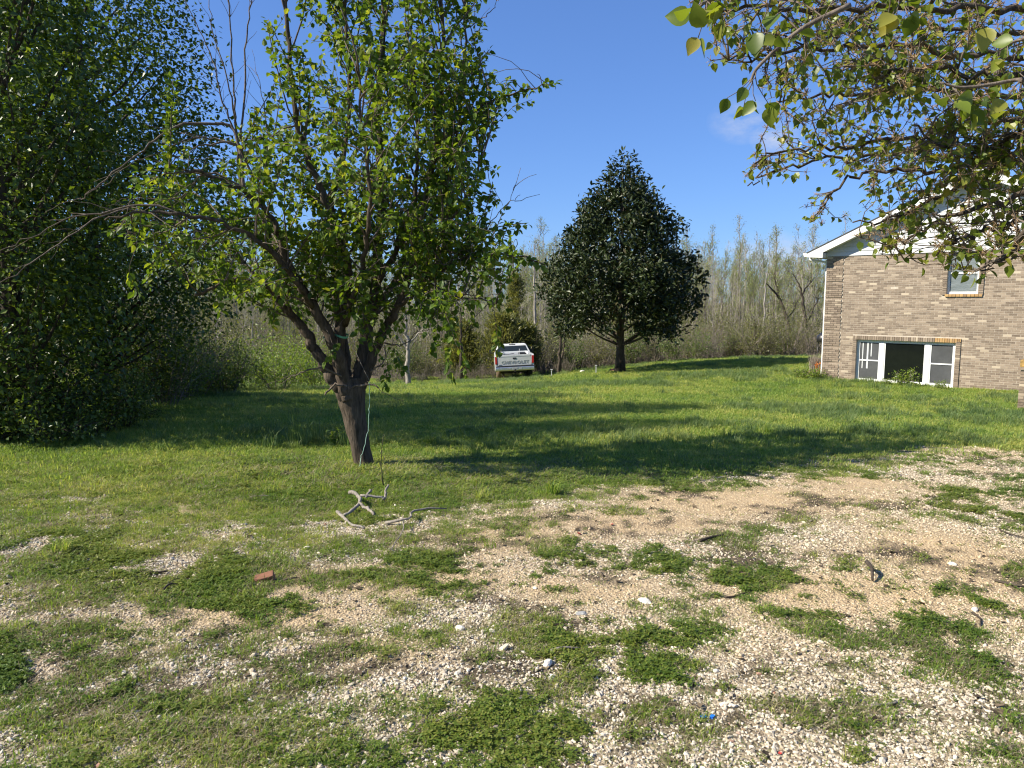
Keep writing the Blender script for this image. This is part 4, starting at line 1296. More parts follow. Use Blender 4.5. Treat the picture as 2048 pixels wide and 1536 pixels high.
# ------------------------------------------------------------------ tree overhanging at the upper right
OB = np.array([4.5, 4.3, 0.0]); OB[2] = gz(OB[0], OB[1]) - .05
over = empty('overhanging_tree', OB, 0, 'pear tree reaching in from the upper right with brown spent flower clusters', 'tree')
ow = MB(); otw = MB(); ofr = MB()
otp = smooth_path([OB, OB + [-.02, .02, 1.2], OB + [-.1, .05, 2.4], OB + [-.15, .1, 3.6], OB + [-.1, .1, 5.0]], 5)
ow.tube(otp, np.linspace(.15, .04, len(otp)), 12)
OB_LIST = [
    (3.2, [(2120, 30, 4.2), (1950, 20, 4.0), (1750, 12, 3.8), (1560, 14, 3.6), (1440, 18, 3.5), (1395, 35, 3.45)]),
    (3.0, [(2120, 120, 4.6), (1950, 108, 4.5), (1800, 92, 4.4), (1650, 95, 4.2), (1520, 115, 4.1), (1440, 105, 4.0)]),
    (2.9, [(2120, 180, 5.0), (1980, 196, 4.9), (1850, 180, 4.8), (1720, 188, 4.7), (1600, 198, 4.6), (1540, 212, 4.5)]),
    (2.7, [(2120, 235, 5.0), (1960, 245, 5.0), (1850, 275, 4.9), (1760, 278, 4.9), (1660, 300, 4.8), (1570, 300, 4.8), (1505, 330, 4.7)]),
    (2.7, [(2120, 220, 5.4), (1950, 235, 5.4), (1860, 300, 5.3), (1760, 312, 5.2), (1640, 322, 5.1), (1540, 345, 5.0), (1495, 372, 5.0)]),
    (2.5, [(2120, 300, 4.6), (1980, 330, 4.6), (1880, 345, 4.6), (1800, 338, 4.6), (1710, 350, 4.6), (1665, 385, 4.6), (1630, 430, 4.6)]),
    (2.3, [(2120, 320, 4.2), (1990, 335, 4.2), (1930, 370, 4.2), (1850, 405, 4.2), (1770, 440, 4.2), (1705, 445, 4.2)]),
    (2.1, [(2120, 380, 4.0), (2000, 405, 4.0), (1900, 430, 4.0), (1830, 470, 4.0), (1770, 492, 4.0)]),
    (2.0, [(2120, 430, 3.8), (2000, 455, 3.8), (1930, 475, 3.8), (1870, 512, 3.8)]),
    (1.9, [(2120, 455, 3.4), (2040, 490, 3.4), (1995, 520, 3.4), (1965, 548, 3.4)]),
    (3.3, [(2120, 60, 5.2), (1980, 62, 5.2), (1850, 55, 5.2), (1700, 60, 5.2), (1560, 70, 5.2)]),
    (3.5, [(2120, -60, 4.2), (1900, -55, 4.2), (1700, -60, 4.2), (1500, -40, 4.0), (1420, -30, 4.0)]),
    (3.0, [(2120, 140, 3.6), (1980, 150, 3.6), (1860, 140, 3.6), (1760, 150, 3.6)]),
    (2.6, [(2120, 260, 3.6), (2000, 290, 3.7), (1900, 300, 3.7), (1830, 250, 3.7)])]
OV_POLY = [(1362, 20), (1380, -120), (2500, -120), (2500, 520), (2040, 545), (2010, 562), (1950, 548), (1890, 535), (1840, 520), (1760, 512), (1690, 462), (1620, 445), (1610, 400), (1640, 372), (1560, 352),
           (1500, 385), (1482, 372), (1505, 310), (1545, 280), (1560, 235), (1535, 205), (1500, 165), (1425, 130), (1405, 85)]
pear_store = (POS, AX, UP, SZ)
POS, AX, UP, SZ = [], [], [], []
FR = []


def over_twigs(p, n, lmin, lmax, lsz, step):
    for _ in range(n):
        i = min(int((0.12 + .88 * rng.random()) * (len(p) - 1)), len(p) - 2)
        d = unit(p[i + 1] - p[i])
        q = grow(p[i], d * .7 + rand_dirs(1)[0] * .8, lmin + (lmax - lmin) * rng.random(), 6, .22, (0, 0, -.1))
        u, v = proj(q)
        if not in_poly(u[-1:], v[-1:], OV_POLY)[0]: continue
        otw.tube(q, np.linspace(.0055, .0025, len(q)), 5)
        leafy(q[2:], step, lsz, 1, .5)
        if rng.random() < .85: FR.append(q[-1]); FR.append(q[3]); FR.append(q[4])
        for _k in range(4):
            j = rng.integers(1, len(q) - 1)
            s_ = grow(q[j], unit(q[j + 1] - q[j]) * .5 + rand_dirs(1)[0] * .9, .07 + .16 * rng.random(), 4, .25)
            uu, vv = proj(s_)
            if not in_poly(uu[-1:], vv[-1:], OV_POLY)[0]: continue
            otw.tube(s_, np.linspace(.003, .0018, len(s_)), 4)
            leafy(s_[1:], step * .8, lsz, 1, .5)
            if rng.random() < .8: FR.append(s_[-1])


for bi_, (hgt_, lst) in enumerate(OB_LIST):
    st = np.array([np.interp(hgt_ + OB[2], otp[:, 2], otp[:, i]) for i in range(3)])
    p = smooth_path(np.vstack([[st], pts_uvd(lst)]), 6)
    p[1:-1] += rng.normal(0, .014, p[1:-1].shape)
    ow.tube(p, np.linspace(.021, .004, len(p)), 7)
    over_twigs(p, {3: 30, 4: 26, 5: 12, 6: 16, 7: 18, 8: 18, 9: 14}.get(bi_, 36), .15, .5 if bi_ < 5 else .32, .047, .043)
# near sprays with large leaves
for lst, ln in (([(2140, -60, 1.95), (1950, -22, 1.9), (1750, -12, 1.85), (1600, -8, 1.8), (1440, -6, 1.75), (1385, 25, 1.75)], 17), ([(2160, 130, 2.1), (2030, 160, 2.1), (1930, 175, 2.1), (1880, 165, 2.1)], 9),
                ([(2160, 60, 2.3), (2040, 80, 2.3), (2000, 100, 2.3)], 4), ([(1700, 10, 2.2), (1600, 60, 2.2), (1520, 130, 2.2), (1500, 165, 2.2)], 7)):
    st = otp[14] if lst[0][0] > 2000 else P(*lst[0])
    p = smooth_path(np.vstack([[st], pts_uvd(lst)]) if lst[0][0] > 2000 else pts_uvd(lst), 6)
    otw.tube(p, np.linspace(.008, .003, len(p)), 6)
    for _ in range(ln):
        i = int((.35 + .65 * rng.random()) * (len(p) - 1))
        q = grow(p[i], rand_dirs(1)[0] * .6 + np.array([-.2, 0, -.8]), .04 + .07 * rng.random(), 3, .2)
        otw.tube(q, np.linspace(.0016, .0010, len(q)), 4)
        ax = unit(q[-1] - q[0] + rng.normal(0, .03, 3)); n_ = 1 + int(rng.random() * 2)
        for _k in range(n_):
            POS.append(q[-1:] + rng.normal(0, .004, (1, 3))); AX.append(unit(ax + rng.normal(0, .35, 3))[None]); UP.append(unit(np.array([-.3, -.8, .5]) + rng.normal(0, .5, 3))[None]); SZ.append(np.array([.042 + .02 * rng.random()]))
POS = np.concatenate(POS); AX = np.concatenate(AX); UP = np.concatenate(UP); SZ = np.concatenate(SZ)
# spent flower clusters: little bunches of brown stalks
for f in FR:
    for _ in range(11):
        d = unit(rand_dirs(1)[0] + np.array([0, 0, .2])); L = .016 + .016 * rng.random()
        e = f + d * L
        ofr.tube([f, e], [.0013, .0011], 3, False)
        ofr.add(e + .0022 * np.array([(1, 0, 0), (-1, 0, 0), (0, 1, 0), (0, -1, 0), (0, 0, 1), (0, 0, -1)]), [(0, 2, 4), (2, 1, 4), (1, 3, 4), (3, 0, 4), (2, 0, 5), (1, 2, 5), (3, 1, 5), (0, 3, 5)])
ow.build('trunk', m_bark, over, True, OB)
tag(otw.build('twigs', m_twig, over, True, OB), None, None, None, 'stuff')
tag(ofr.build('flower_stalks', m_fruit, over, False, OB), None, None, None, 'stuff')
LEAFR_V, LEAFR_F = [], []
ts_ = [0, .12, .28, .46, .64, .82, 1.0]; ws_ = [0, .24, .36, .37, .29, .15, 0]
for t, w_ in zip(ts_, ws_):
    zc = -.14 * t * t
    LEAFR_V += [(-w_, t, zc + .32 * w_), (0, t, zc), (w_, t, zc + .32 * w_)]
for i in range(len(ts_) - 1):
    a = i * 3; LEAFR_F += [(a, a + 1, a + 4, a + 3), (a + 1, a + 2, a + 5, a + 4)]
LEAFR_V = np.array(LEAFR_V, float)
big_leaf_me = mesh_np('overhang_leaf', LEAFR_V, [LEAFR_F], m_over_leaf, True)
u, v = proj(POS)
dist = np.linalg.norm(POS - CAM, axis=1) + 100 * ((u < 1300) | (v < 0) | (u > 2048))
order = np.argsort(dist); one, rest = order[:300], order[300:]
oc = MB(); add_leaves(oc, POS[rest], AX[rest], UP[rest], SZ[rest], LEAF8_V, LEAF8_F)
tag(oc.build('crown', m_over_leaf, over, False, OB), None, None, None, 'stuff')
leaf_objects(over, big_leaf_me, POS[one], AX[one], UP[one], SZ[one], OB)
print('over', len(POS), len(FR))

# ------------------------------------------------------------------ house
m_mortar = plain_mat('mortar', (0.46, 0.40, 0.32), 0.95, var=.1, nscale=9)


def brick_mat(name, cols):
    m, nt = new_mat(name); N = NT(nt)
    r = island_rand(N)
    c = N.ramp(r, cols)
    mo = N.noise(16, 5, 0.7, N.n('ShaderNodeNewGeometry').outputs['Position'])
    c = N.mix(N.math('MULTIPLY', N.math('SUBTRACT', mo, .38), 2.2, True), c, N.mix(.4, c, (.44, .37, .275)))
    st = N.noise(.55, 4, .6, N.n('ShaderNodeNewGeometry').outputs['Position'])
    c = N.mix(N.math('MULTIPLY', N.math('SUBTRACT', st, .5), .9, True), c, (.16, .125, .095))
    N.out(N.principled(c, .9, 0, .2, N.bump(mo, .5, .004)))
    return m


m_brick = brick_mat('tan_brick', [(0, (.130, .098, .074)), (.22, (.168, .128, .096)), (.5, (.205, .158, .118)), (.78, (.24, .186, .140)), (.94, (.29, .23, .172)), (1, (.46, .385, .285))])
m_sill = brick_mat('stained_brick', [(0, (.22, .13, .06)), (.5, (.34, .20, .075)), (1, (.42, .27, .11))])
m_white = plain_mat('white_vinyl', (.66, .66, .64), .45, var=.03, nscale=3)
m_siding = plain_mat('pale_siding', (.50, .505, .50), .5, var=.05, nscale=2)
m_shingle = plain_mat('roof_shingle', (.06, .058, .055), .9, var=.3, nscale=20, bump=.4)
m_glass_dark = plain_mat('dark_window_glass', (.008, .010, .009), .06, spec=.22, var=.1)
m_screen = plain_mat('window_screen', (.075, .078, .080), .7, spec=.15, var=.12, nscale=3)
m_trimgrey = plain_mat('grey_trim', (.55, .56, .56), .5)  # even pale grey, used on the curtain strips
m_inner = plain_mat('inner_wood', (.45, .40, .33), .6)
m_black = plain_mat('black_metal', (.018, .018, .020), .4)
m_gutter = plain_mat('gutter_metal', (.72, .73, .72), .4, var=.04)
m, nt = new_mat('plastic_film'); N = NT(nt)
fz = N.noise(5.0, 4, .6, N.mapping(N.coord('Object'), (1.0, 1, 2.2)))
N.out(N.principled(N.ramp(fz, [(0.3, (.12, .145, .15)), (.6, (.165, .19, .195)), (.75, (.23, .25, .255))]), .35, 0, .5, N.bump(fz, .3, .04)))
m_film = m

HRZ = HA - math.pi / 2
house = empty('house', HC0, HRZ, 'tan brick house with white gable siding and large basement window', 'house')
HL, HD = 8.6, 12.0                          # gable width, depth
RS = .462                                   # roof pitch


def rake_z(s): return 4.50 + RS * (s if s < HL / 2 else HL - s)      # top of roof at the gable


# openings in the gable wall: (s0, s1, z0, z1)
OPEN = [(1.08, 3.93, -.02, 1.37), (3.59, 4.41, 2.84, 4.08)]
# backing wall with holes
wall = empty('wall', (0, 0, 0)); wall.parent = house
bk = MB()
sc_ = sorted({0, HL} | {o[0] for o in OPEN} | {o[1] for o in OPEN}); zc_ = sorted({-.5, 4.10} | {o[2] for o in OPEN} | {o[3] for o in OPEN})
for i in range(len(sc_) - 1):
    for j in range(len(zc_) - 1):
        cs, cz = (sc_[i] + sc_[i + 1]) / 2, (zc_[j] + zc_[j + 1]) / 2
        if any(o[0] < cs < o[1] and o[2] < cz < o[3] for o in OPEN): continue
        bk.box(sc_[i], sc_[i + 1], .004, .25, zc_[j], zc_[j + 1])
bk.box(0.0, .25, .252, HD, -.5, 4.10); bk.box(HL - .25, HL, .252, HD, -.5, 4.10); bk.box(.252, HL - .252, HD - .25, HD - .002, -.5, 4.10)
bk.prism([(0.0, 4.102), (HL, 4.102), (HL, 4.2), (HL / 2, 4.15 + RS * HL / 2), (0.0, 4.2)], 'y', .06, .2)
bk.build('mortar_wall', m_mortar, wall)
BW, BH, MJ = .203, .057, .010
BOXV = np.array([(x, y, z) for z in (0, 1) for y in (0, 1) for x in (0, 1)], float)
BOXF = [(0, 2, 3, 1), (4, 5, 7, 6), (0, 1, 5, 4), (2, 6, 7, 3), (0, 4, 6, 2), (1, 3, 7, 5)]
bricks = []                                 # (s0,s1,y0,y1,z0,z1,mat)


def lay(s0, s1, z0, course, y0, mat=0):
    off = (course % 2) * (BW + MJ) / 2
    k = math.floor((s0 - off) / (BW + MJ))
    while True:
        a = off + k * (BW + MJ); b = a + BW; k += 1
        if a >= s1: break
        a2, b2 = max(a, s0), min(b, s1)
        if b2 - a2 > .03: bricks.append((a2, b2, y0 + rng.normal(0, .0012), .06, z0, z0 + BH, mat))


nC = int(4.10 / .067) + 3
for c in range(-2, nC):
    z0 = c * .067
    if z0 + BH > 4.10: break
    zc = z0 + BH / 2
    ex = []                                 # excluded intervals
    if 0 <= zc < 1.505: ex.append((.955, 4.065))
    if 2.76 < zc: ex.append((3.465, 4.545))
    if c % 8 != 0:                          # raised quoins of seven courses
        lay(0.0, .545, z0, c, -.022); ex.append((0, .553))
    cur = 0.0
    for a, b in sorted(ex) + [(HL, HL)]:
        if a > cur + .02: lay(cur, min(a - .008, HL) if a < HL else HL, z0, c, 0.0)
        cur = max(cur, b + .008)
    if 0 <= zc < 1.37:
        bricks.append((.957, 1.078, -.032, .06, z0, z0 + BH, 0)); bricks.append((3.933, 4.063, -.032, .06, z0, z0 + BH, 0))
    if 2.84 < zc:
        bricks.append((3.467, 3.588, -.032, .06, z0, z0 + BH, 0)); bricks.append((4.412, 4.543, -.032, .06, z0, z0 + BH, 0))
k = .957
while k < 4.06:
    bricks.append((k, min(k + .057, 4.063), -.032, .06, 1.375, 1.500, 1 if k > 3.2 + .3 * rng.random() else 0)); k += .067
k = 3.555
while k < 4.44:
    bricks.append((k, k + .088, -.045, .06, 2.762, 2.835, 1)); k += .098
bricks = np.array(bricks)
cen = np.stack([(bricks[:, 0] + bricks[:, 1]) / 2, bricks[:, 2], (bricks[:, 4] + bricks[:, 5]) / 2], -1)
cw = HC0 + np.stack([cen[:, 0] * math.cos(HRZ) - cen[:, 1] * math.sin(HRZ), cen[:, 0] * math.sin(HRZ) + cen[:, 1] * math.cos(HRZ), cen[:, 2]], -1)
u, v = proj(cw)
score = np.linalg.norm(cw - CAM, axis=1) + 100 * ((u > 2046) | (v < 480)) + 50 * (bricks[:, 1] - bricks[:, 0] < .15) - 90 * (bricks[:, 6] == 1)
order = np.argsort(score)
b_me = [mesh_np('brick', BOXV, [BOXF], mm) for mm in (m_brick, m_sill)]
for i in order[:300]:
    b = bricks[i]
    o = link_mesh('brick', b_me[int(b[6])], wall, (b[0], b[2], b[4]))
    o.scale = (b[1] - b[0], b[3] - b[2], b[5] - b[4])
bb_ = MB()
for i in order[300:]:
    b = bricks[i]; bb_.box(b[0], b[1], b[2], b[3], b[4], b[5])
tag(bb_.build('brickwork', m_brick, wall), None, None, None, 'stuff')
# bricks of the eave wall seen from a step to the side
eb = MB()
for c in range(0, nC - 2):
    k = (c % 2) * .1065
    while k < 4.0:
        eb.box(-.012, .05, k + .07, k + .07 + BW, c * .067, c * .067 + BH); k += BW + MJ
tag(eb.build('eave_brickwork', m_brick, wall), None, None, None, 'stuff')

# windows
w1 = empty('window', (0, 0, 0)); w1.parent = house; w1['label'] = 'wide white three part basement window'
s0, s1, z0, z1 = OPEN[0]
fr = MB(); yF, yB = .07, .13
fr.box(s0, s1, yF, yB, z0, z0 + .075); fr.box(s0, s1, yF, yB, z1 - .05, z1)
for a, b in ((s0, s0 + .05), (s0 + .70, s0 + .83), (s1 - .83, s1 - .70), (s1 - .05, s1)): fr.box(a, b, yF + .002, yB - .002, z0 + .076, z1 - .051)
fr.build('frame', m_white, w1, bevel=.004)
sl = MB(); sl.box(s0, s1, -.02, .068, z0 - .03, z0 + .02); sl.build('sill', m_white, w1, bevel=.004)
for k, (a, b, mm, rail) in enumerate(((s0 + .05, s0 + .70, m_screen, True), (s0 + .83, s1 - .83, m_glass_dark, False), (s1 - .70, s1 - .05, m_screen, True))):
    pm = MB(); pm.box(a, b, yF + .03, yF + .04, z0 + .075, z1 - .05); pm.build('pane', mm, w1)
    sf = MB(); t = .035
    for q in ((a, b, z0 + .075, z0 + .075 + t + .01), (a, b, z1 - .05 - t, z1 - .05)): sf.box(q[0], q[1], yF + .012, yF + .029, q[2], q[3])
    for q in ((a, a + t), (b - t, b)): sf.box(q[0], q[1], yF + .013, yF + .028, z0 + .122, z1 - .087)
    if rail:
        zr = z0 + .70; sf.box(a + t, b - t, yF + .010, yF + .029, zr, zr + .04)
    sf.build('sash', m_white if k == 1 else m_gutter, w1)
cu = MB()                                        # pale strips of curtain behind the left light
for a, b, zz0 in ((s0 + .16, s0 + .19, .45), (s0 + .30, s0 + .35, .45), (s0 + .42, s0 + .45, .85)): cu.box(a, b, yF + .022, yF + .029, z0 + zz0, z1 - .09)
cu.build('curtain', m_trimgrey, w1)
w2 = empty('window', (0, 0, 0)); w2.parent = house; w2['label'] = 'upper white sash window covered in plastic film'
s0, s1, z0, z1 = OPEN[1]
fr = MB()
fr.box(s0, s1, .07, .13, z0, z0 + .07); fr.box(s0, s1, .07, .13, z1 - .05, z1)
for a, b in ((s0, s0 + .055), (s1 - .055, s1)): fr.box(a, b, .072, .128, z0 + .071, z1 - .051)
fr.box(s0 + .056, s1 - .056, .075, .12, z0 + .60, z0 + .645)
fr.build('frame', m_white, w2, bevel=.004)
pm = MB(); pm.box(s0 + .055, s1 - .055, .10, .11, z0 + .07, z0 + .60); pm.build('pane', m_film, w2)
pm = MB(); pm.box(s0 + .055, s1 - .055, .092, .102, z0 + .645, z1 - .05); pm.build('pane', m_film, w2)
pm = MB(); pm.box(s0 + .05, s1 - .05, .062, .069, z1 - .07, z1 - .02); pm.build('film_edge', m_black, w2)

# siding boards of the gable
z = 4.105; k = 0
while z < 4.2 + RS * HL / 2:
    zt = z + .150
    def lim(zz): return max(0.0, (zz - 4.28) / RS)
    a0, a1 = lim(z), lim(zt)
    if HL - 2 * a0 < .1: break
    a1 = min(a1, HL / 2 - .01)
    mb = MB()
    mb.add([(a0 - .02, -.030, z), (HL - a0 + .02, -.030, z), (HL - a1 + .02, -.012, zt), (a1 - .02, -.012, zt), (a0 - .02, .058, z), (HL - a0 + .02, .058, z), (HL - a1 + .02, .058, zt), (a1 - .02, .058, zt)],
           [(0, 1, 2, 3), (5, 4, 7, 6), (4, 5, 1, 0), (3, 2, 6, 7), (4, 0, 3, 7), (1, 5, 6, 2)])
    mb.build('siding_board', m_siding, house)
    z = zt; k += 1

# roof, fascias, soffit, gutter
roof = empty('roof', (0, 0, 0)); roof.parent = house
OVF, OVE = .36, .55
for sgn in (0, 1):
    f = (lambda s: s) if sgn == 0 else (lambda s: HL - s)
    rp = [(f(-OVE), 4.50 - RS * OVE), (f(HL / 2), 4.50 + RS * HL / 2), (f(HL / 2), 4.46 + RS * HL / 2), (f(-OVE), 4.46 - RS * OVE)]
    mb = MB(); mb.prism(rp, 'y', -OVF - .03, HD + .3); mb.build('shingles', m_shingle, roof, fixn=True)
    rf = [(f(-OVE), 4.455 - RS * OVE), (f(HL / 2), 4.455 + RS * HL / 2), (f(HL / 2), 4.225 + RS * HL / 2), (f(-.02), 4.225), (f(-.02), 4.05), (f(-OVE), 4.09)] if sgn == 0 else \
         [(f(-OVE), 4.455 - RS * OVE), (f(HL / 2), 4.455 + RS * HL / 2), (f(HL / 2), 4.225 + RS * HL / 2), (f(-.02), 4.225), (f(-.02), 4.05), (f(-OVE), 4.09)]
    mb = MB(); mb.prism(rf, 'y', -OVF - .02, -OVF + .01); mb.build('rake_fascia', m_white, roof, fixn=True)
    so = [(f(-.02), 4.27), (f(HL / 2), 4.28 + RS * HL / 2), (f(HL / 2), 4.25 + RS * HL / 2), (f(-.02), 4.24)]
    mb = MB(); mb.prism(so, 'y', -OVF + .012, -.034); mb.build('rake_soffit', m_white, roof, fixn=True)
    mb = MB(); a, b = sorted((f(-OVE + .01), f(-.004))); mb.box(a, b, -OVF + .012, HD, 4.145, 4.165); mb.build('eave_soffit', m_white, roof)
    mb = MB(); a, b = sorted((f(-OVE), f(-OVE + .02))); mb.box(a, b, -OVF + .012, HD, 4.168, 4.23); mb.build('eave_fascia', m_white, roof)
    mb = MB(); a, b = sorted((f(-.045), f(-.020))); mb.box(a, b, -OVF + .012, -.036, 4.06, 4.22); mb.build('box_return', m_white, roof)
gu = MB()
gp = [(-OVE - .002, 4.10), (-OVE - .002, 4.23), (-OVE - .12, 4.23), (-OVE - .115, 4.17), (-OVE - .07, 4.10)]
gu.prism(gp, 'y', -OVF - .01, HD); gu.build('gutter', m_gutter, house, fixn=True)
ds = MB()
ds.tube(smooth_path([(-OVE - .05, .12, 4.10), (-OVE - .04, .12, 4.02), (-.10, .12, 3.93), (-.05, .12, 3.85), (-.05, .12, 2.0), (-.05, .12, .25), (-.10, .05, .12)], 4), .036, 8)
ds.build('downspout', m_white, house, True)

# brick pier at the right edge
PB = P(2034, 822, 15.6); PB[2] = gz(PB[0], PB[1])
pier = empty('brick_pier', PB, HRZ, 'low brick pier with lichen stained cap at the right edge', 'pier')
mb = MB(); mb.box(.012, .448, .012, .448, -.1, 1.0); mb.build('mortar_core', m_mortar, pier)
pb_me = mesh_np('brick', BOXV, [BOXF], m_brick)
for c in range(13):
    for side in range(4):
        o_ = (c % 2) * .106
        for a, b in ((0, .203), (.213, .416)) if c % 2 else ((0, .097), (.107, .310), (.320, .416)):
            o = bpy.data.objects.new('brick', pb_me); COL.objects.link(o); o.parent = pier
            L = b - a; z0 = c * .067 - .02
            e = (c % 2 * 2 - 1) * 0
            if side == 0: o.location = (a, 0, z0); o.scale = (L, .034, BH)
            elif side == 1: o.location = (.426, a, z0); o.scale = (.034, L, BH)
            elif side == 2: o.location = (.044 + a, .426, z0); o.scale = (L, .034, BH)
            else: o.location = (0, .044 + a, z0); o.scale = (.034, L, BH)
m_lichen = plain_mat('lichen_stone', (.30, .19, .06), .9, var=.45, nscale=9, bump=.5)
mb = MB(); mb.box(-.03, .49, -.03, .49, .87, .93); mb.build('cap_course', m_brick, pier, bevel=.004)
mb = MB(); mb.box(-.012, .472, -.012, .472, .932, 1.09); mb.build('cap', m_lichen, pier, bevel=.02)

# ------------------------------------------------------------------ pickup
m_paint = plain_mat('white_paint', (.56, .57, .56), .32, var=.05, nscale=3, coat=.4)
m_red = plain_mat('red_lens', (.42, .020, .018), .2, var=.1)
m_chrome = plain_mat('dull_chrome', (.62, .62, .60), .28, metal=.85, var=.1)
m_rubber = plain_mat('tyre_rubber', (.025, .024, .022), .85)
m_tyre_brown = plain_mat('brown_tyre', (.20, .14, .085), .9, var=.2)  # lighter brown, used on the left rear tyre alone
m_glass = plain_mat('truck_glass', (.020, .026, .024), .04, spec=.7)
m_letter = plain_mat('grey_lettering', (.30, .31, .31), .5)
m_plate = plain_mat('plate_white', (.36, .38, .40), .4, var=.15, nscale=25)
m_dark = plain_mat('dark_plastic', (.022, .022, .024), .5)
TP = P(1031, 774, 36.3); TP[2] = gz(TP[0], TP[1]) - .02
truck = empty('pickup_truck', TP, 0, 'white full size pickup parked facing away at the edge of the woods', 'truck')
truck.rotation_euler = (math.radians(-2.2), math.radians(-2.6), math.radians(2.5))
arch = [(math.cos(t) * .47, .42 + math.sin(t) * .47) for t in np.linspace(math.pi * .97, .03 * math.pi, 12)]
bedc = 1.05
for sg in (-1, 1):
    poly = [(.06, .60), (.06, 1.22), (.10, 1.29), (2.12, 1.29), (2.12, .46)] + [(bedc - x_, z_) for x_, z_ in arch[::1] if z_ > .45][::1] + [(.35, .52)]
    ar = [(bedc + math.cos(t) * .46, .40 + math.sin(t) * .46) for t in np.linspace(.06, math.pi - .06, 12)]
    poly = [(.06, .56), (.06, 1.22), (.10, 1.29), (2.12, 1.29), (2.12, .43)] + ar + [(bedc - .50, .47)]
    mb = MB(); mb.prism(poly, 'x', sg * .975, sg * .86); mb.build('bed_side', m_paint, truck, fixn=True, bevel=.012)
mb = MB(); mb.box(-.86, .86, .10, 2.10, .70, .76); mb.build('bed_floor', m_dark, truck)
mb = MB(); mb.box(-.858, .858, 2.04, 2.10, .78, 1.27); mb.build('bed_front', m_paint, truck, bevel=.01)
tg = MB(); tg.box(-.845, .845, .035, .085, .745, 1.285); tailgate = tg.build('tailgate', m_paint, truck, bevel=.014)
tg = MB(); tg.box(-.80, .80, .028, .034, 1.20, 1.245); tg.build('crease', m_paint, tailgate)
hb = MB(); hb.box(-.085, .085, .020, .034, 1.075, 1.150); hb.build('handle', m_dark, tailgate, bevel=.006)
eb_ = MB(); eb_.box(-.80, -.64, .028, .034, .79, .81); eb_.build('emblem', m_dark, tailgate)
fc = bpy.data.curves.new('lettering', 'FONT'); fc.body = 'CHEVROLET'; fc.size = .21; fc.extrude = .006; fc.align_x = 'CENTER'; fc.space_character = 1.12; fc.offset = .004
fo = bpy.data.objects.new('tmp_text', fc); COL.objects.link(fo)
bpy.context.view_layer.update()
dg = bpy.context.evaluated_depsgraph_get()
tme = bpy.data.meshes.new_from_object(fo.evaluated_get(dg)); bpy.data.objects.remove(fo)
tme.materials.clear(); tme.materials.append(m_letter)
w_t = max(q.co.x for q in tme.vertices) - min(q.co.x for q in tme.vertices)
lt = link_mesh('lettering', tme, tailgate, (.02, .030, .855)); lt.rotation_euler = (math.pi / 2, 0, 0); lt.scale = (1.36 / w_t, .95, 1)
for sg in (-1, 1):
    mb = MB(); mb.box(min(sg * .865, sg * .972), max(sg * .865, sg * .972), .022, .10, .84, 1.22); mb.build('tail_light', m_red, truck, bevel=.012)
bp = MB(); bp.prism([(-.10, .50), (-.13, .55), (-.13, .66), (-.10, .70), (.03, .70), (.03, .50)], 'x', -.96, .96); bumper = bp.build('bumper', m_chrome, truck, fixn=True, bevel=.010)
mb = MB(); mb.box(-.95, .95, -.11, .03, .703, .735); mb.build('step_pad', m_dark, bumper)
mb = MB(); mb.box(-.155, .155, -.142, -.132, .535, .685); mb.build('license_plate', m_plate, bumper)
mb = MB(); mb.box(-.115, .115, -.147, -.1425, .575, .645); mb.build('plate_print', m_letter, bumper)
mb = MB(); mb.box(.19, .35, -.142, -.132, .56, .68); mb.build('sticker', m_plate, bumper)
mb = MB(); mb.box(-.34, -.20, -.142, -.132, .57, .66); mb.build('sticker', m_letter, bumper)
hh_ = MB(); hh_.box(-.03, .03, -.20, .3, .44, .49); hh_.lathe([(.49, .02), (.52, .018), (.535, .03), (.56, .036), (.585, .026), (.592, .001)], 'z', 12, (0, -.17, 0)); hh_.build('hitch', m_dark, truck)
# cab
def loft(name, secs, mat, parent, bevel=.02):
    V = []; 
    for z_, x_, y0_, y1_ in secs: V += [(-x_, y0_, z_), (x_, y0_, z_), (x_, y1_, z_), (-x_, y1_, z_)]
    F = [(3, 2, 1, 0)] + [(4 * i + a, 4 * i + (a + 1) % 4, 4 * i + 4 + (a + 1) % 4, 4 * i + 4 + a) for i in range(len(secs) - 1) for a in range(4)]
    n_ = 4 * (len(secs) - 1); F.append((n_, n_ + 1, n_ + 2, n_ + 3))
    b_ = MB(); b_.add(V, F); return b_.build(name, mat, parent, fixn=True, bevel=bevel)


loft('cab', [(.45, .95, 2.15, 3.95), (.85, .975, 2.15, 3.95), (1.30, .955, 2.15, 3.95), (1.36, .93, 2.16, 3.75), (1.74, .745, 2.34, 3.20), (1.79, .66, 2.42, 3.10)], m_paint, truck, .03)
rw = MB()
def cabx(z_): return np.interp(z_, [1.36, 1.74], [.93, .745])
def caby(z_): return np.interp(z_, [1.36, 1.74], [2.16, 2.34])
za, zb = 1.405, 1.675
rw.add([(-cabx(za) + .09, caby(za) - .008, za), (cabx(za) - .09, caby(za) - .008, za), (cabx(zb) - .07, caby(zb) - .008, zb), (-cabx(zb) + .07, caby(zb) - .008, zb),
        (-cabx(za) + .09, caby(za) + .02, za), (cabx(za) - .09, caby(za) + .02, za), (cabx(zb) - .07, caby(zb) + .02, zb), (-cabx(zb) + .07, caby(zb) + .02, zb)], BOXF and [(0, 1, 2, 3), (5, 4, 7, 6), (4, 5, 1, 0), (3, 2, 6, 7), (4, 0, 3, 7), (1, 5, 6, 2)])
rw.build('rear_window', m_glass, truck)
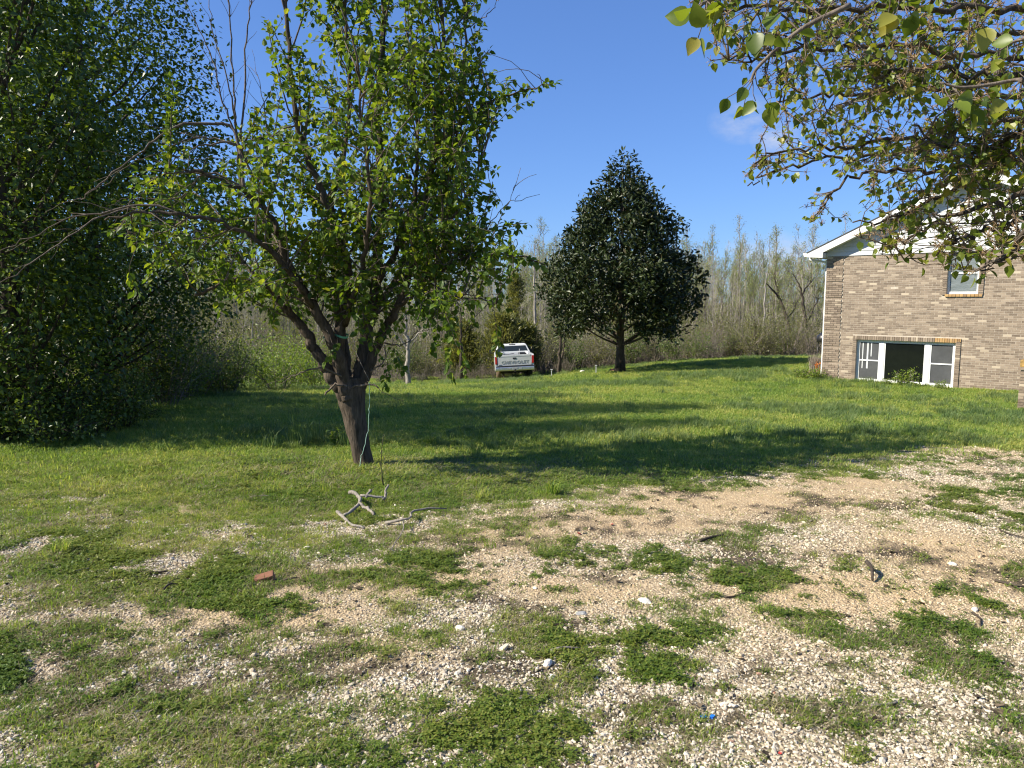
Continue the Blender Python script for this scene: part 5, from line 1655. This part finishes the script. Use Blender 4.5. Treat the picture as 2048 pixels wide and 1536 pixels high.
for sg in (-1, 1):
    sw = MB()
    def sx(z_): return sg * (cabx(z_) + .006)
    sw.add([(sx(1.40), 2.45, 1.40), (sx(1.40), 3.45, 1.40), (sx(1.69), 3.15, 1.69), (sx(1.69), 2.50, 1.69)], [(0, 1, 2, 3)]); sw.build('side_window', m_glass, truck)
    mr = MB(); mr.box(min(sg * .99, sg * 1.20), max(sg * .99, sg * 1.20), 3.25, 3.33, 1.27, 1.50); mr.box(min(sg * .94, sg * 1.0), max(sg * .94, sg * 1.0), 3.26, 3.32, 1.30, 1.36); mr.build('mirror', m_dark, truck, bevel=.015)
mb = MB(); mb.box(-.16, .16, 2.325, 2.36, 1.725, 1.765); mb.build('brake_light', m_dark, truck, bevel=.006)
loft('hood', [(.45, .93, 3.96, 5.25), (.95, .965, 3.96, 5.30), (1.12, .93, 3.96, 5.25), (1.22, .85, 3.96, 5.10)], m_paint, truck, .03)
for sg in (-1, 1):
    for yy in (bedc, 4.45):
        wh = MB(); wh.lathe([(-.11, .20), (-.115, .34), (-.08, .375), (.08, .375), (.115, .34), (.11, .20)], 'x', 24, (sg * .80, yy, .375))
        wheel = wh.build('wheel', m_tyre_brown if sg < 0 and yy < 2 else m_rubber, truck, True)
        ri = MB(); ri.lathe([(.09 * sg, .0), (.09 * sg, .10), (.05 * sg, .13), (.08 * sg, .20), (-.10 * sg, .20)], 'x', 20, (sg * .80, yy, .375)); ri.build('rim', m_chrome, wheel, True)
mb = MB(); mb.box(-.6, .6, .3, 4.8, .42, .56); mb.tube([(-.75, bedc, .375), (.75, bedc, .375)], .06, 10); mb.build('chassis', m_dark, truck)
# load in the bed


def on_truck(x_, y_, z_):
    return truck.matrix_basis @ Vector((x_, y_, z_))


bpy.context.view_layer.update()
mb = MB(); mb.box(-.03, .03, -.6, .6, 0, .09); b_ = mb.build('plank', m_white, None, bevel=.005); b_.location = on_truck(.70, .95, 1.295); b_.rotation_euler = (0, -.05, .12)
tag(b_, 'white board lying on the right rail of the pickup bed', 'board')
mb = MB(); mb.tube([(0, 0, 0), (.01, 0, .45)], .012, 6); b_ = mb.build('pole', m_gutter, None); b_.location = on_truck(.28, .9, 1.10)
mb.tube
tag(b_, 'thin metal rod standing up out of the pickup bed', 'rod')
mb = MB(); mb.tube([(-.32, 0, .03), (0, .02, 0), (.32, .1, .05)], .014, 6); b_ = mb.build('stick', m_dark, None, True); b_.location = on_truck(-.32, .08, 1.315)
tag(b_, 'dark stick hanging over the pickup tailgate', 'stick')
mb = MB(); mb.box(-.2, .2, -.15, .15, 0, .30); b_ = mb.build('bin', m_dark, None, bevel=.03); b_.location = on_truck(.45, 1.4, .78); b_.scale = (1, 1, 1.9)
tag(b_, 'dark box in the pickup bed by the cab window', 'box')

# ------------------------------------------------------------------ small things
# fallen branches by the pear tree
def crop7(x_, y_, h=0.0):
    return G(500 + x_ / 4.0425, 750 + y_ / 4.0425, h)


def branch_thing(name, label, chains, mat, cat='branch'):
    base = chains[0][0][0].copy(); base[2] = gz(base[0], base[1])
    root = empty(name, base, 0, label, cat)
    for k, (pts, r0, r1) in enumerate(chains):
        q = smooth_path(pts, 4); q[1:-1] += rng.normal(0, .004, q[1:-1].shape)
        b_ = MB(); rr = .85 * np.linspace(r0, r1, len(q)) * (1 + .18 * rng.normal(0, 1, len(q)).clip(-1.2, 1.2))
        b_.tube(q, rr, 7); b_.build('limb' if k == 0 else 'side_limb', mat, root, True, base)
    return root


c7 = crop7
branch_thing('fallen_branch', 'weathered grey forked branch lying below the pear tree with an upright twig',
             [([c7(808, 950, .10), c7(880, 975, .09), c7(882, 1040, .06), c7(765, 1130, .03), c7(705, 1105, .02)], .022, .013),
              ([c7(882, 1040, .06), c7(950, 1080, .04), c7(1000, 1130, .02)], .017, .012),
              ([c7(890, 975, .09), c7(1050, 985, .07), c7(1085, 1000, .05), c7(1095, 940, .10), c7(1118, 885, .15)], .016, .010),
              ([c7(705, 1105, .02), c7(800, 1190, .02), c7(925, 1240, .01)], .015, .008),
              ([c7(940, 990, .08), c7(975, 930, .12)], .013, .016)], m_dead)
t0 = c7(1080, 890, .05)
branch_thing('upright_twig', 'thin dark twig standing upright beside the fallen branch', [([t0, P(765 - 3, 923, t0[1]), P(764, 895, t0[1]), P(767, 869, t0[1])], .006, .0025)], m_bark_dark, 'twig')
branch_thing('fallen_stick', 'bare grey stick with a drooping side shoot lying right of the forked branch',
             [([c7(1095, 1195, .02), c7(1280, 1160, .05), c7(1330, 1095, .06), c7(1590, 1080, .03)], .014, .006), ([c7(1240, 1180, .05), c7(1230, 1260, .06), c7(1115, 1440, .01)], .006, .003)], m_dead, 'stick')
STICKS = [(1398, 1082, 1448, 1070, .012, m_bark_dark, 'short dark stick lying at the edge of the white gravel'), (1100, 1302, 1160, 1296, .008, m_dead, 'flat grey splinter of wood below the round clover patch'),
          (1733, 1140, 1745, 1160, .014, m_bark_dark, 'dark bark chip standing in the tan gravel'), (152, 1142, 178, 1136, .007, m_dead, 'white bleached stick in the left weeds'),
          (290, 1145, 335, 1142, .009, m_bark_dark, 'dark curled stick on the left gravel'), (322, 1185, 355, 1168, .007, m_bark_dark, 'thin dark twig slanting on the left weeds'),
          (500, 993, 550, 994, .006, m_dead, 'pale stick lying in the grass left of the forked branch'), (1945, 1225, 1960, 1250, .007, m_bark_dark, 'dark twig poking up at right near the weeds'),
          (2000, 1060, 2048, 1075, .007, m_bark_dark, 'thin dark stick at the right edge of the gravel'), (1990, 1160, 2048, 1172, .010, m_bark_dark, 'dark stick on tan gravel by the right edge'),
          (1450, 1195, 1490, 1186, .006, m_bark_dark, 'bent dark twig on tan gravel in the middle right'), (1740, 1412, 1795, 1404, .008, m_dead, 'pale sliver of bark among white gravel near the bottom'),
          (570, 1160, 600, 1156, .006, m_bark_dark, 'dark twig right of the reddish brick chip')]
for a, b, c, d, r_, mm, lab in STICKS:
    p0, p1 = G(a, b, .012), G(c, d, .018)
    if lab.startswith('dark bark'): p0[2] += .05
    mid = (p0 + p1) / 2 + rng.normal(0, .012, 3); mid[2] = max(mid[2], gz(mid[0], mid[1]) + .008)
    base = p0.copy()
    q = smooth_path([p0, mid, p1], 4); b_ = MB(); b_.tube(q, np.linspace(r_, r_ * .5, len(q)), 6)
    o = b_.build('stick', mm, None, True, base); o.location = base
    tag(o, lab, 'stick')


def stone(u, v, wpx, hf, mat, label, name='stone', cat='stone', flat=.6):
    p = G(u, v); s_ = wpx / FPX * p[1] / 2
    bm = bmesh.new(); bmesh.ops.create_icosphere(bm, subdivisions=2, radius=1)
    for q in bm.verts:
        q.co *= .82 + .3 * rng.random() * (1 if abs(q.co.z) < .8 else .6)
    bmesh.ops.scale(bm, vec=(s_, s_ * flat, s_ * hf), verts=bm.verts)
    me = bpy.data.meshes.new(name); bm.to_mesh(me); bm.free(); me.materials.append(mat)
    o = link_mesh(name, me, None, (p[0], p[1], p[2] + s_ * hf * .5)); o.rotation_euler = (0, 0, rng.random() * 6)
    return tag(o, label, cat)


m_stone = plain_mat('white_stone', (.66, .62, .54), .85, var=.12, nscale=18, bump=.4)
m_gstone = plain_mat('grey_stone', (.33, .33, .32), .85, var=.2, nscale=18, bump=.4)
m_redclay = plain_mat('red_clay', (.20, .085, .045), .85, var=.15, nscale=14, bump=.3)
for u, v, w_, hf, mm, lab in ((1095, 1330, 30, .5, m_stone, 'flat squarish white stone just below the clover patch'), (1103, 1358, 24, .55, m_stone, 'rounded white stone in front of the flat one'),
                              (920, 1262, 26, .75, m_stone, 'pointed white stone sitting in dark soil left of the clover patch'), (985, 1264, 20, .4, m_stone, 'small flat pale stone beside the clover patch'),
                              (1163, 1231, 26, .5, m_gstone, 'grey stone at the upper right of the clover patch'), (1070, 1178, 12, .6, m_stone, 'tiny white stone on the tan gravel'),
                              (1432, 1344, 13, .8, m_stone, 'upright white pebble right of the weeds'), (1290, 1205, 34, .35, m_stone, 'low pale slab of stone in the middle gravel'),
                              (1905, 1130, 18, .5, m_stone, 'white stone in the right tan gravel'), (1950, 1222, 22, .5, m_stone, 'pale yellow stone among right weeds'),
                              (1370, 1262, 14, .3, m_stone, 'pale leaf shaped stone above the small clover'), (1572, 1302, 14, .6, m_stone, 'white stone high in the bottom white gravel'),
                              (810, 1360, 14, .7, m_stone, 'white stone at the tip of the left weeds'), (620, 1352, 20, .5, m_stone, 'chalky stone right of the left weeds'),
                              (1165, 745, 14, .5, m_stone, 'pale rock in the grass left of the magnolia'), (1228, 744, 30, .35, m_redclay, 'heap of tan clay at the foot of the magnolia')):
    stone(u, v, w_, hf, mm, lab)
# broken red brick
p = G(531, 1162); b_ = MB(); b_.box(-.055, .055, -.035, .035, -.01, .04)
o = b_.build('brick_chip', m_redclay, None, bevel=.006); o.location = p; o.rotation_euler = (.15, -.22, .25)
tag(o, 'broken reddish brown brick lying on the left gravel', 'brick')


def litter(u, v, wpx, mat, label, n=1, name='plastic_scrap'):
    p = G(u, v, .012); s_ = wpx / FPX * p[1]
    b_ = MB(); gxs = np.linspace(-.5, .5, 7); gys = np.linspace(-.3, .3, 5)
    X_, Y_ = np.meshgrid(gxs, gys); Z_ = .16 * vnoise(X_ * 6 + u, Y_ * 6, 3) + .05
    id_ = np.arange(35).reshape(5, 7); q = np.stack([id_[:-1, :-1], id_[:-1, 1:], id_[1:, 1:], id_[1:, :-1]], -1).reshape(-1, 4)
    top = np.stack([X_, Y_, Z_], -1).reshape(-1, 3); b_.add(top * s_, q); b_.add((top - [0, 0, .05]) * s_, q[:, ::-1])
    o = b_.build(name, mat, None); o.location = p; o.rotation_euler = (rng.normal(0, .2), rng.normal(0, .2), rng.random())
    return tag(o, label, 'litter')


m_blue = plain_mat('blue_plastic', (.015, .16, .55), .35, var=.1); m_redp = plain_mat('red_plastic', (.55, .06, .04), .4, var=.1)
litter(1408, 1434, 16, m_blue, 'bright blue plastic scrap on the bottom white gravel'); litter(1424, 1434, 14, m_blue, 'smaller blue plastic scrap right beside the first')
litter(1158, 1068, 12, m_redp, 'small red plastic scrap on the sandy strip'); litter(1223, 1049, 10, m_redp, 'thin red scrap farther back on the sandy strip')
litter(1561, 1506, 12, m_redp, 'dull red scrap near the bottom edge')


# tall grass clumps, single tufts
def tuft(u, v, n, r_, h0, h1, w_, mat, label, lean=.45, name='grass_tuft', cat='grass tuft', group=None):
    p = G(u, v); b_ = MB(); blades(b_, n, r_, h0, h1, w_, lean)
    o = b_.build(name, mat, None); o.location = p
    return tag(o, label, cat, group)


for a in ((597, 895, 70, .12, .25, .56, .009, 'tall thin blue green grass clump left of the pear trunk'), (632, 890, 50, .09, .2, .46, .009, 'tall grass clump between the pear trunk and the taller clump'),
          (540, 900, 36, .10, .15, .38, .008, 'thin tall grass farthest left of the pear trunk'), (690, 895, 30, .07, .15, .40, .009, 'arching grass touching the left of the pear trunk')):
    tuft(a[0], a[1], *a[2:7], m_tallgrass, a[7], .35)
for a in ((1105, 990, 60, .05, .10, .22, .008, 'dark spiky grass tuft at the shadow edge right of the branch'), (862, 890, 60, .09, .10, .26, .008, 'bushy grass tuft right of the pear trunk'),
          (965, 998, 40, .06, .08, .16, .006, 'low grass tuft in dappled shade right of the fallen branch'), (1160, 868, 70, .12, .12, .28, .009, 'coarse grass tuft catching light in the middle lawn'),
          (1520, 1225, 26, .03, .03, .09, .006, 'small star shaped grass tuft on the right gravel'), (980, 1095, 30, .05, .04, .10, .005, 'grass tuft on the sandy strip'),
          (1530, 868, 50, .12, .12, .26, .009, 'grass tuft lit beyond the long shadow'), (120, 1105, 60, .07, .06, .15, .006, 'grass tuft among the left weeds'), (1060, 1075, 20, .04, .04, .09, .004, 'sparse tuft right of the sandy tuft')):
    tuft(a[0], a[1], *a[2:7], m_grass, a[7], .9)
# young leafy plant by the trunk
p = G(672, 893); b_ = MB(); pos = []; 
for _ in range(5):
    q = grow(p, rand_dirs(1)[0] * .3 + np.array([0, 0, 1]), .16 + .12 * rng.random(), 4, .15); b_.tube(q, .003, 4); pos += list(q[2:])
root = empty('seedling', p, 0, 'young broad leaved seedling at the left foot of the pear trunk', 'plant')
b_.build('stem', m_twig, root, True, p); pos = np.repeat(np.array(pos), 2, 0); c_ = MB()
add_leaves(c_, pos, unit(rand_dirs(len(pos)) + [0, 0, .3]), unit(rng.normal(0, .4, (len(pos), 3)) + [0, 0, 1]), np.full(len(pos), .075), LEAF8_V, LEAF8_F); c_.build('leaves', m_bright_leaf, root, False, p)

# twine and ribbon on the pear tree
m_twine = plain_mat('green_twine', (.30, .46, .36), .6); m_ribbon = plain_mat('green_ribbon', (.10, .36, .20), .35)
tw_pts = [P(738, 765, 7.72), P(739, 800, 7.78), P(738, 830, 7.80), P(735, 868, 7.82), P(727, 900, 7.83), P(722, 918, 7.84), G(718, 935, .03)]
b_ = MB(); q = smooth_path(tw_pts, 5); q[1:-1] += rng.normal(0, .004, q[1:-1].shape); b_.tube(q, .0035, 5)
o = b_.build('twine', m_twine, None, True, q[0]); o.location = q[0]; tag(o, 'pale green twine hanging down the front of the pear trunk', 'twine')
b_ = MB(); q = smooth_path([P(697, 676, 7.75), P(712, 705, 7.7), P(728, 740, 7.68), P(745, 772, 7.66)], 6); b_.tube(q, .0025, 5)
o = b_.build('cord', m_dead, None, True, q[0]); o.location = q[0]; tag(o, 'thin grey cord slanting between the pear stems', 'cord')
b_ = MB(); cpt = P(682, 672, 7.89)
th = np.linspace(0, 6.283, 20); rr = .082
ringp = np.stack([cpt[0] + rr * np.cos(th), cpt[1] + rr * np.sin(th), cpt[2] + .015 * np.sin(th * 2)], -1)
V = np.concatenate([ringp - [0, 0, .011], ringp + [0, 0, .011]]); b_.add(V, [(i, i + 1, 21 + i, 20 + i) for i in range(19)])
fl = np.array([cpt + [-.08, -.06, 0], cpt + [-.17, -.10, -.02], cpt + [-.17, -.10, .0], cpt + [-.08, -.06, .022]]); b_.add(fl, [(0, 1, 2, 3)])
o = b_.build('ribbon', m_ribbon, None, False, cpt); o.location = cpt; tag(o, 'green plastic ribbon tied round a pear stem', 'ribbon')

# plants and things by the house
m_flower = plain_mat('orange_petal', (.62, .20, .03), .6); m_reed = plain_mat('dry_reed', (.36, .30, .24), .9, var=.2, nscale=30)
p = P(1629, 752, 25.6); p[2] = gz(p[0], p[1])
b_ = MB(); blades(b_, 420, .17, .45, 1.0, .010, .22); o = b_.build('dry_ornamental_grass', m_reed, None); o.location = p; tag(o, 'tall dry grey clump of ornamental grass at the house corner', 'grass clump')
K_small = [shrub_kind(.55, .4, 14, 700, .055, m_bright_leaf, m_grey_bark, .06) for _ in range(2)]
for k, (u, v, d, s_, lab) in enumerate(((1620, 768, 24.6, 1.05, 'bright green leafy weeds at the base of the house corner'), (1600, 762, 25.0, .75, 'low green weeds left of the house corner'), (1640, 760, 24.5, .8, 'green weeds against the first bricks'),
                                        (1808, 770, 22.35, 1.1, 'bushy weed in front of the basement window'), (1770, 772, 22.7, .6, 'small weed under the left window mullion'), (1880, 775, 21.7, .6, 'small weed under the right window light'))):
    q = P(u, v, d); r_ = place_shrub(K_small[k % 2], 'weed_bush', lab, q[0], q[1], s_)
q = P(1636, 735, 25.3); q[2] = gz(q[0], q[1])
fl = empty('flower', q, 0, 'small orange flowers beside the dry ornamental grass', 'flower')
b_ = MB()
for _ in range(9):
    c_ = np.array([rng.normal(0, .08), rng.normal(0, .08), .42 + .1 * rng.random()]); b_.tube([(c_[0] * .4, c_[1] * .4, 0), c_], .004, 4)
    n_ = 7; add_leaves(b_, np.repeat(c_[None], n_, 0), rand_dirs(n_), rand_dirs(n_), np.full(n_, .05))
b_.build('blossoms', m_flower, fl)
q = P(1626, 745, 25.1); q[2] = gz(q[0], q[1])
b_ = MB(); b_.lathe([(.0, .10), (.02, .13), (.18, .17), (.22, .18), (.22, .16), (.10, .13), (.10, .0)], 'z', 16); o = b_.build('flower_pot', plain_mat('clay_pot', (.30, .20, .12), .8), None, True); o.location = q
tag(o, 'brown pot sitting in front of the dry ornamental grass', 'pot')
q = P(1648, 700, 28.5); q[2] = gz(q[0], q[1])
gr = empty('barbecue', q, .3, 'black barbecue with a hooded lid half hidden behind the house corner', 'barbecue')
b_ = MB(); b_.lathe([(1.05, .0), (1.05, .28), (1.20, .30), (1.32, .26), (1.42, .12), (1.44, .0)], 'z', 16); b_.build('lid', m_black, gr, True)
for k in range(3):
    t = k * 2.09; b_ = MB(); b_.tube([(.22 * math.cos(t), .22 * math.sin(t), 1.06), (.3 * math.cos(t), .3 * math.sin(t), 0)], .018, 6); b_.build('leg', m_black, gr, True)
b_ = MB(); b_.box(-.10, .10, -.33, -.29, .9, 1.08); b_.build('tag_plate', m_white, gr)
for u, v, lab in ((1103, 752, 'short white marker stake right of the pickup'), (1192, 744, 'short white marker stake left of the magnolia trunk')):
    p = P(u, v, 33.0); p[2] = gz(p[0], p[1])
    st_ = empty('marker_stake', p, 0, lab, 'stake')
    b_ = MB(); b_.box(-.018, .018, -.012, .012, -.1, .36); b_.build('post', m_white, st_); b_ = MB(); b_.box(-.045, .045, -.03, .03, .361, .40); b_.build('cap', m_white, st_)
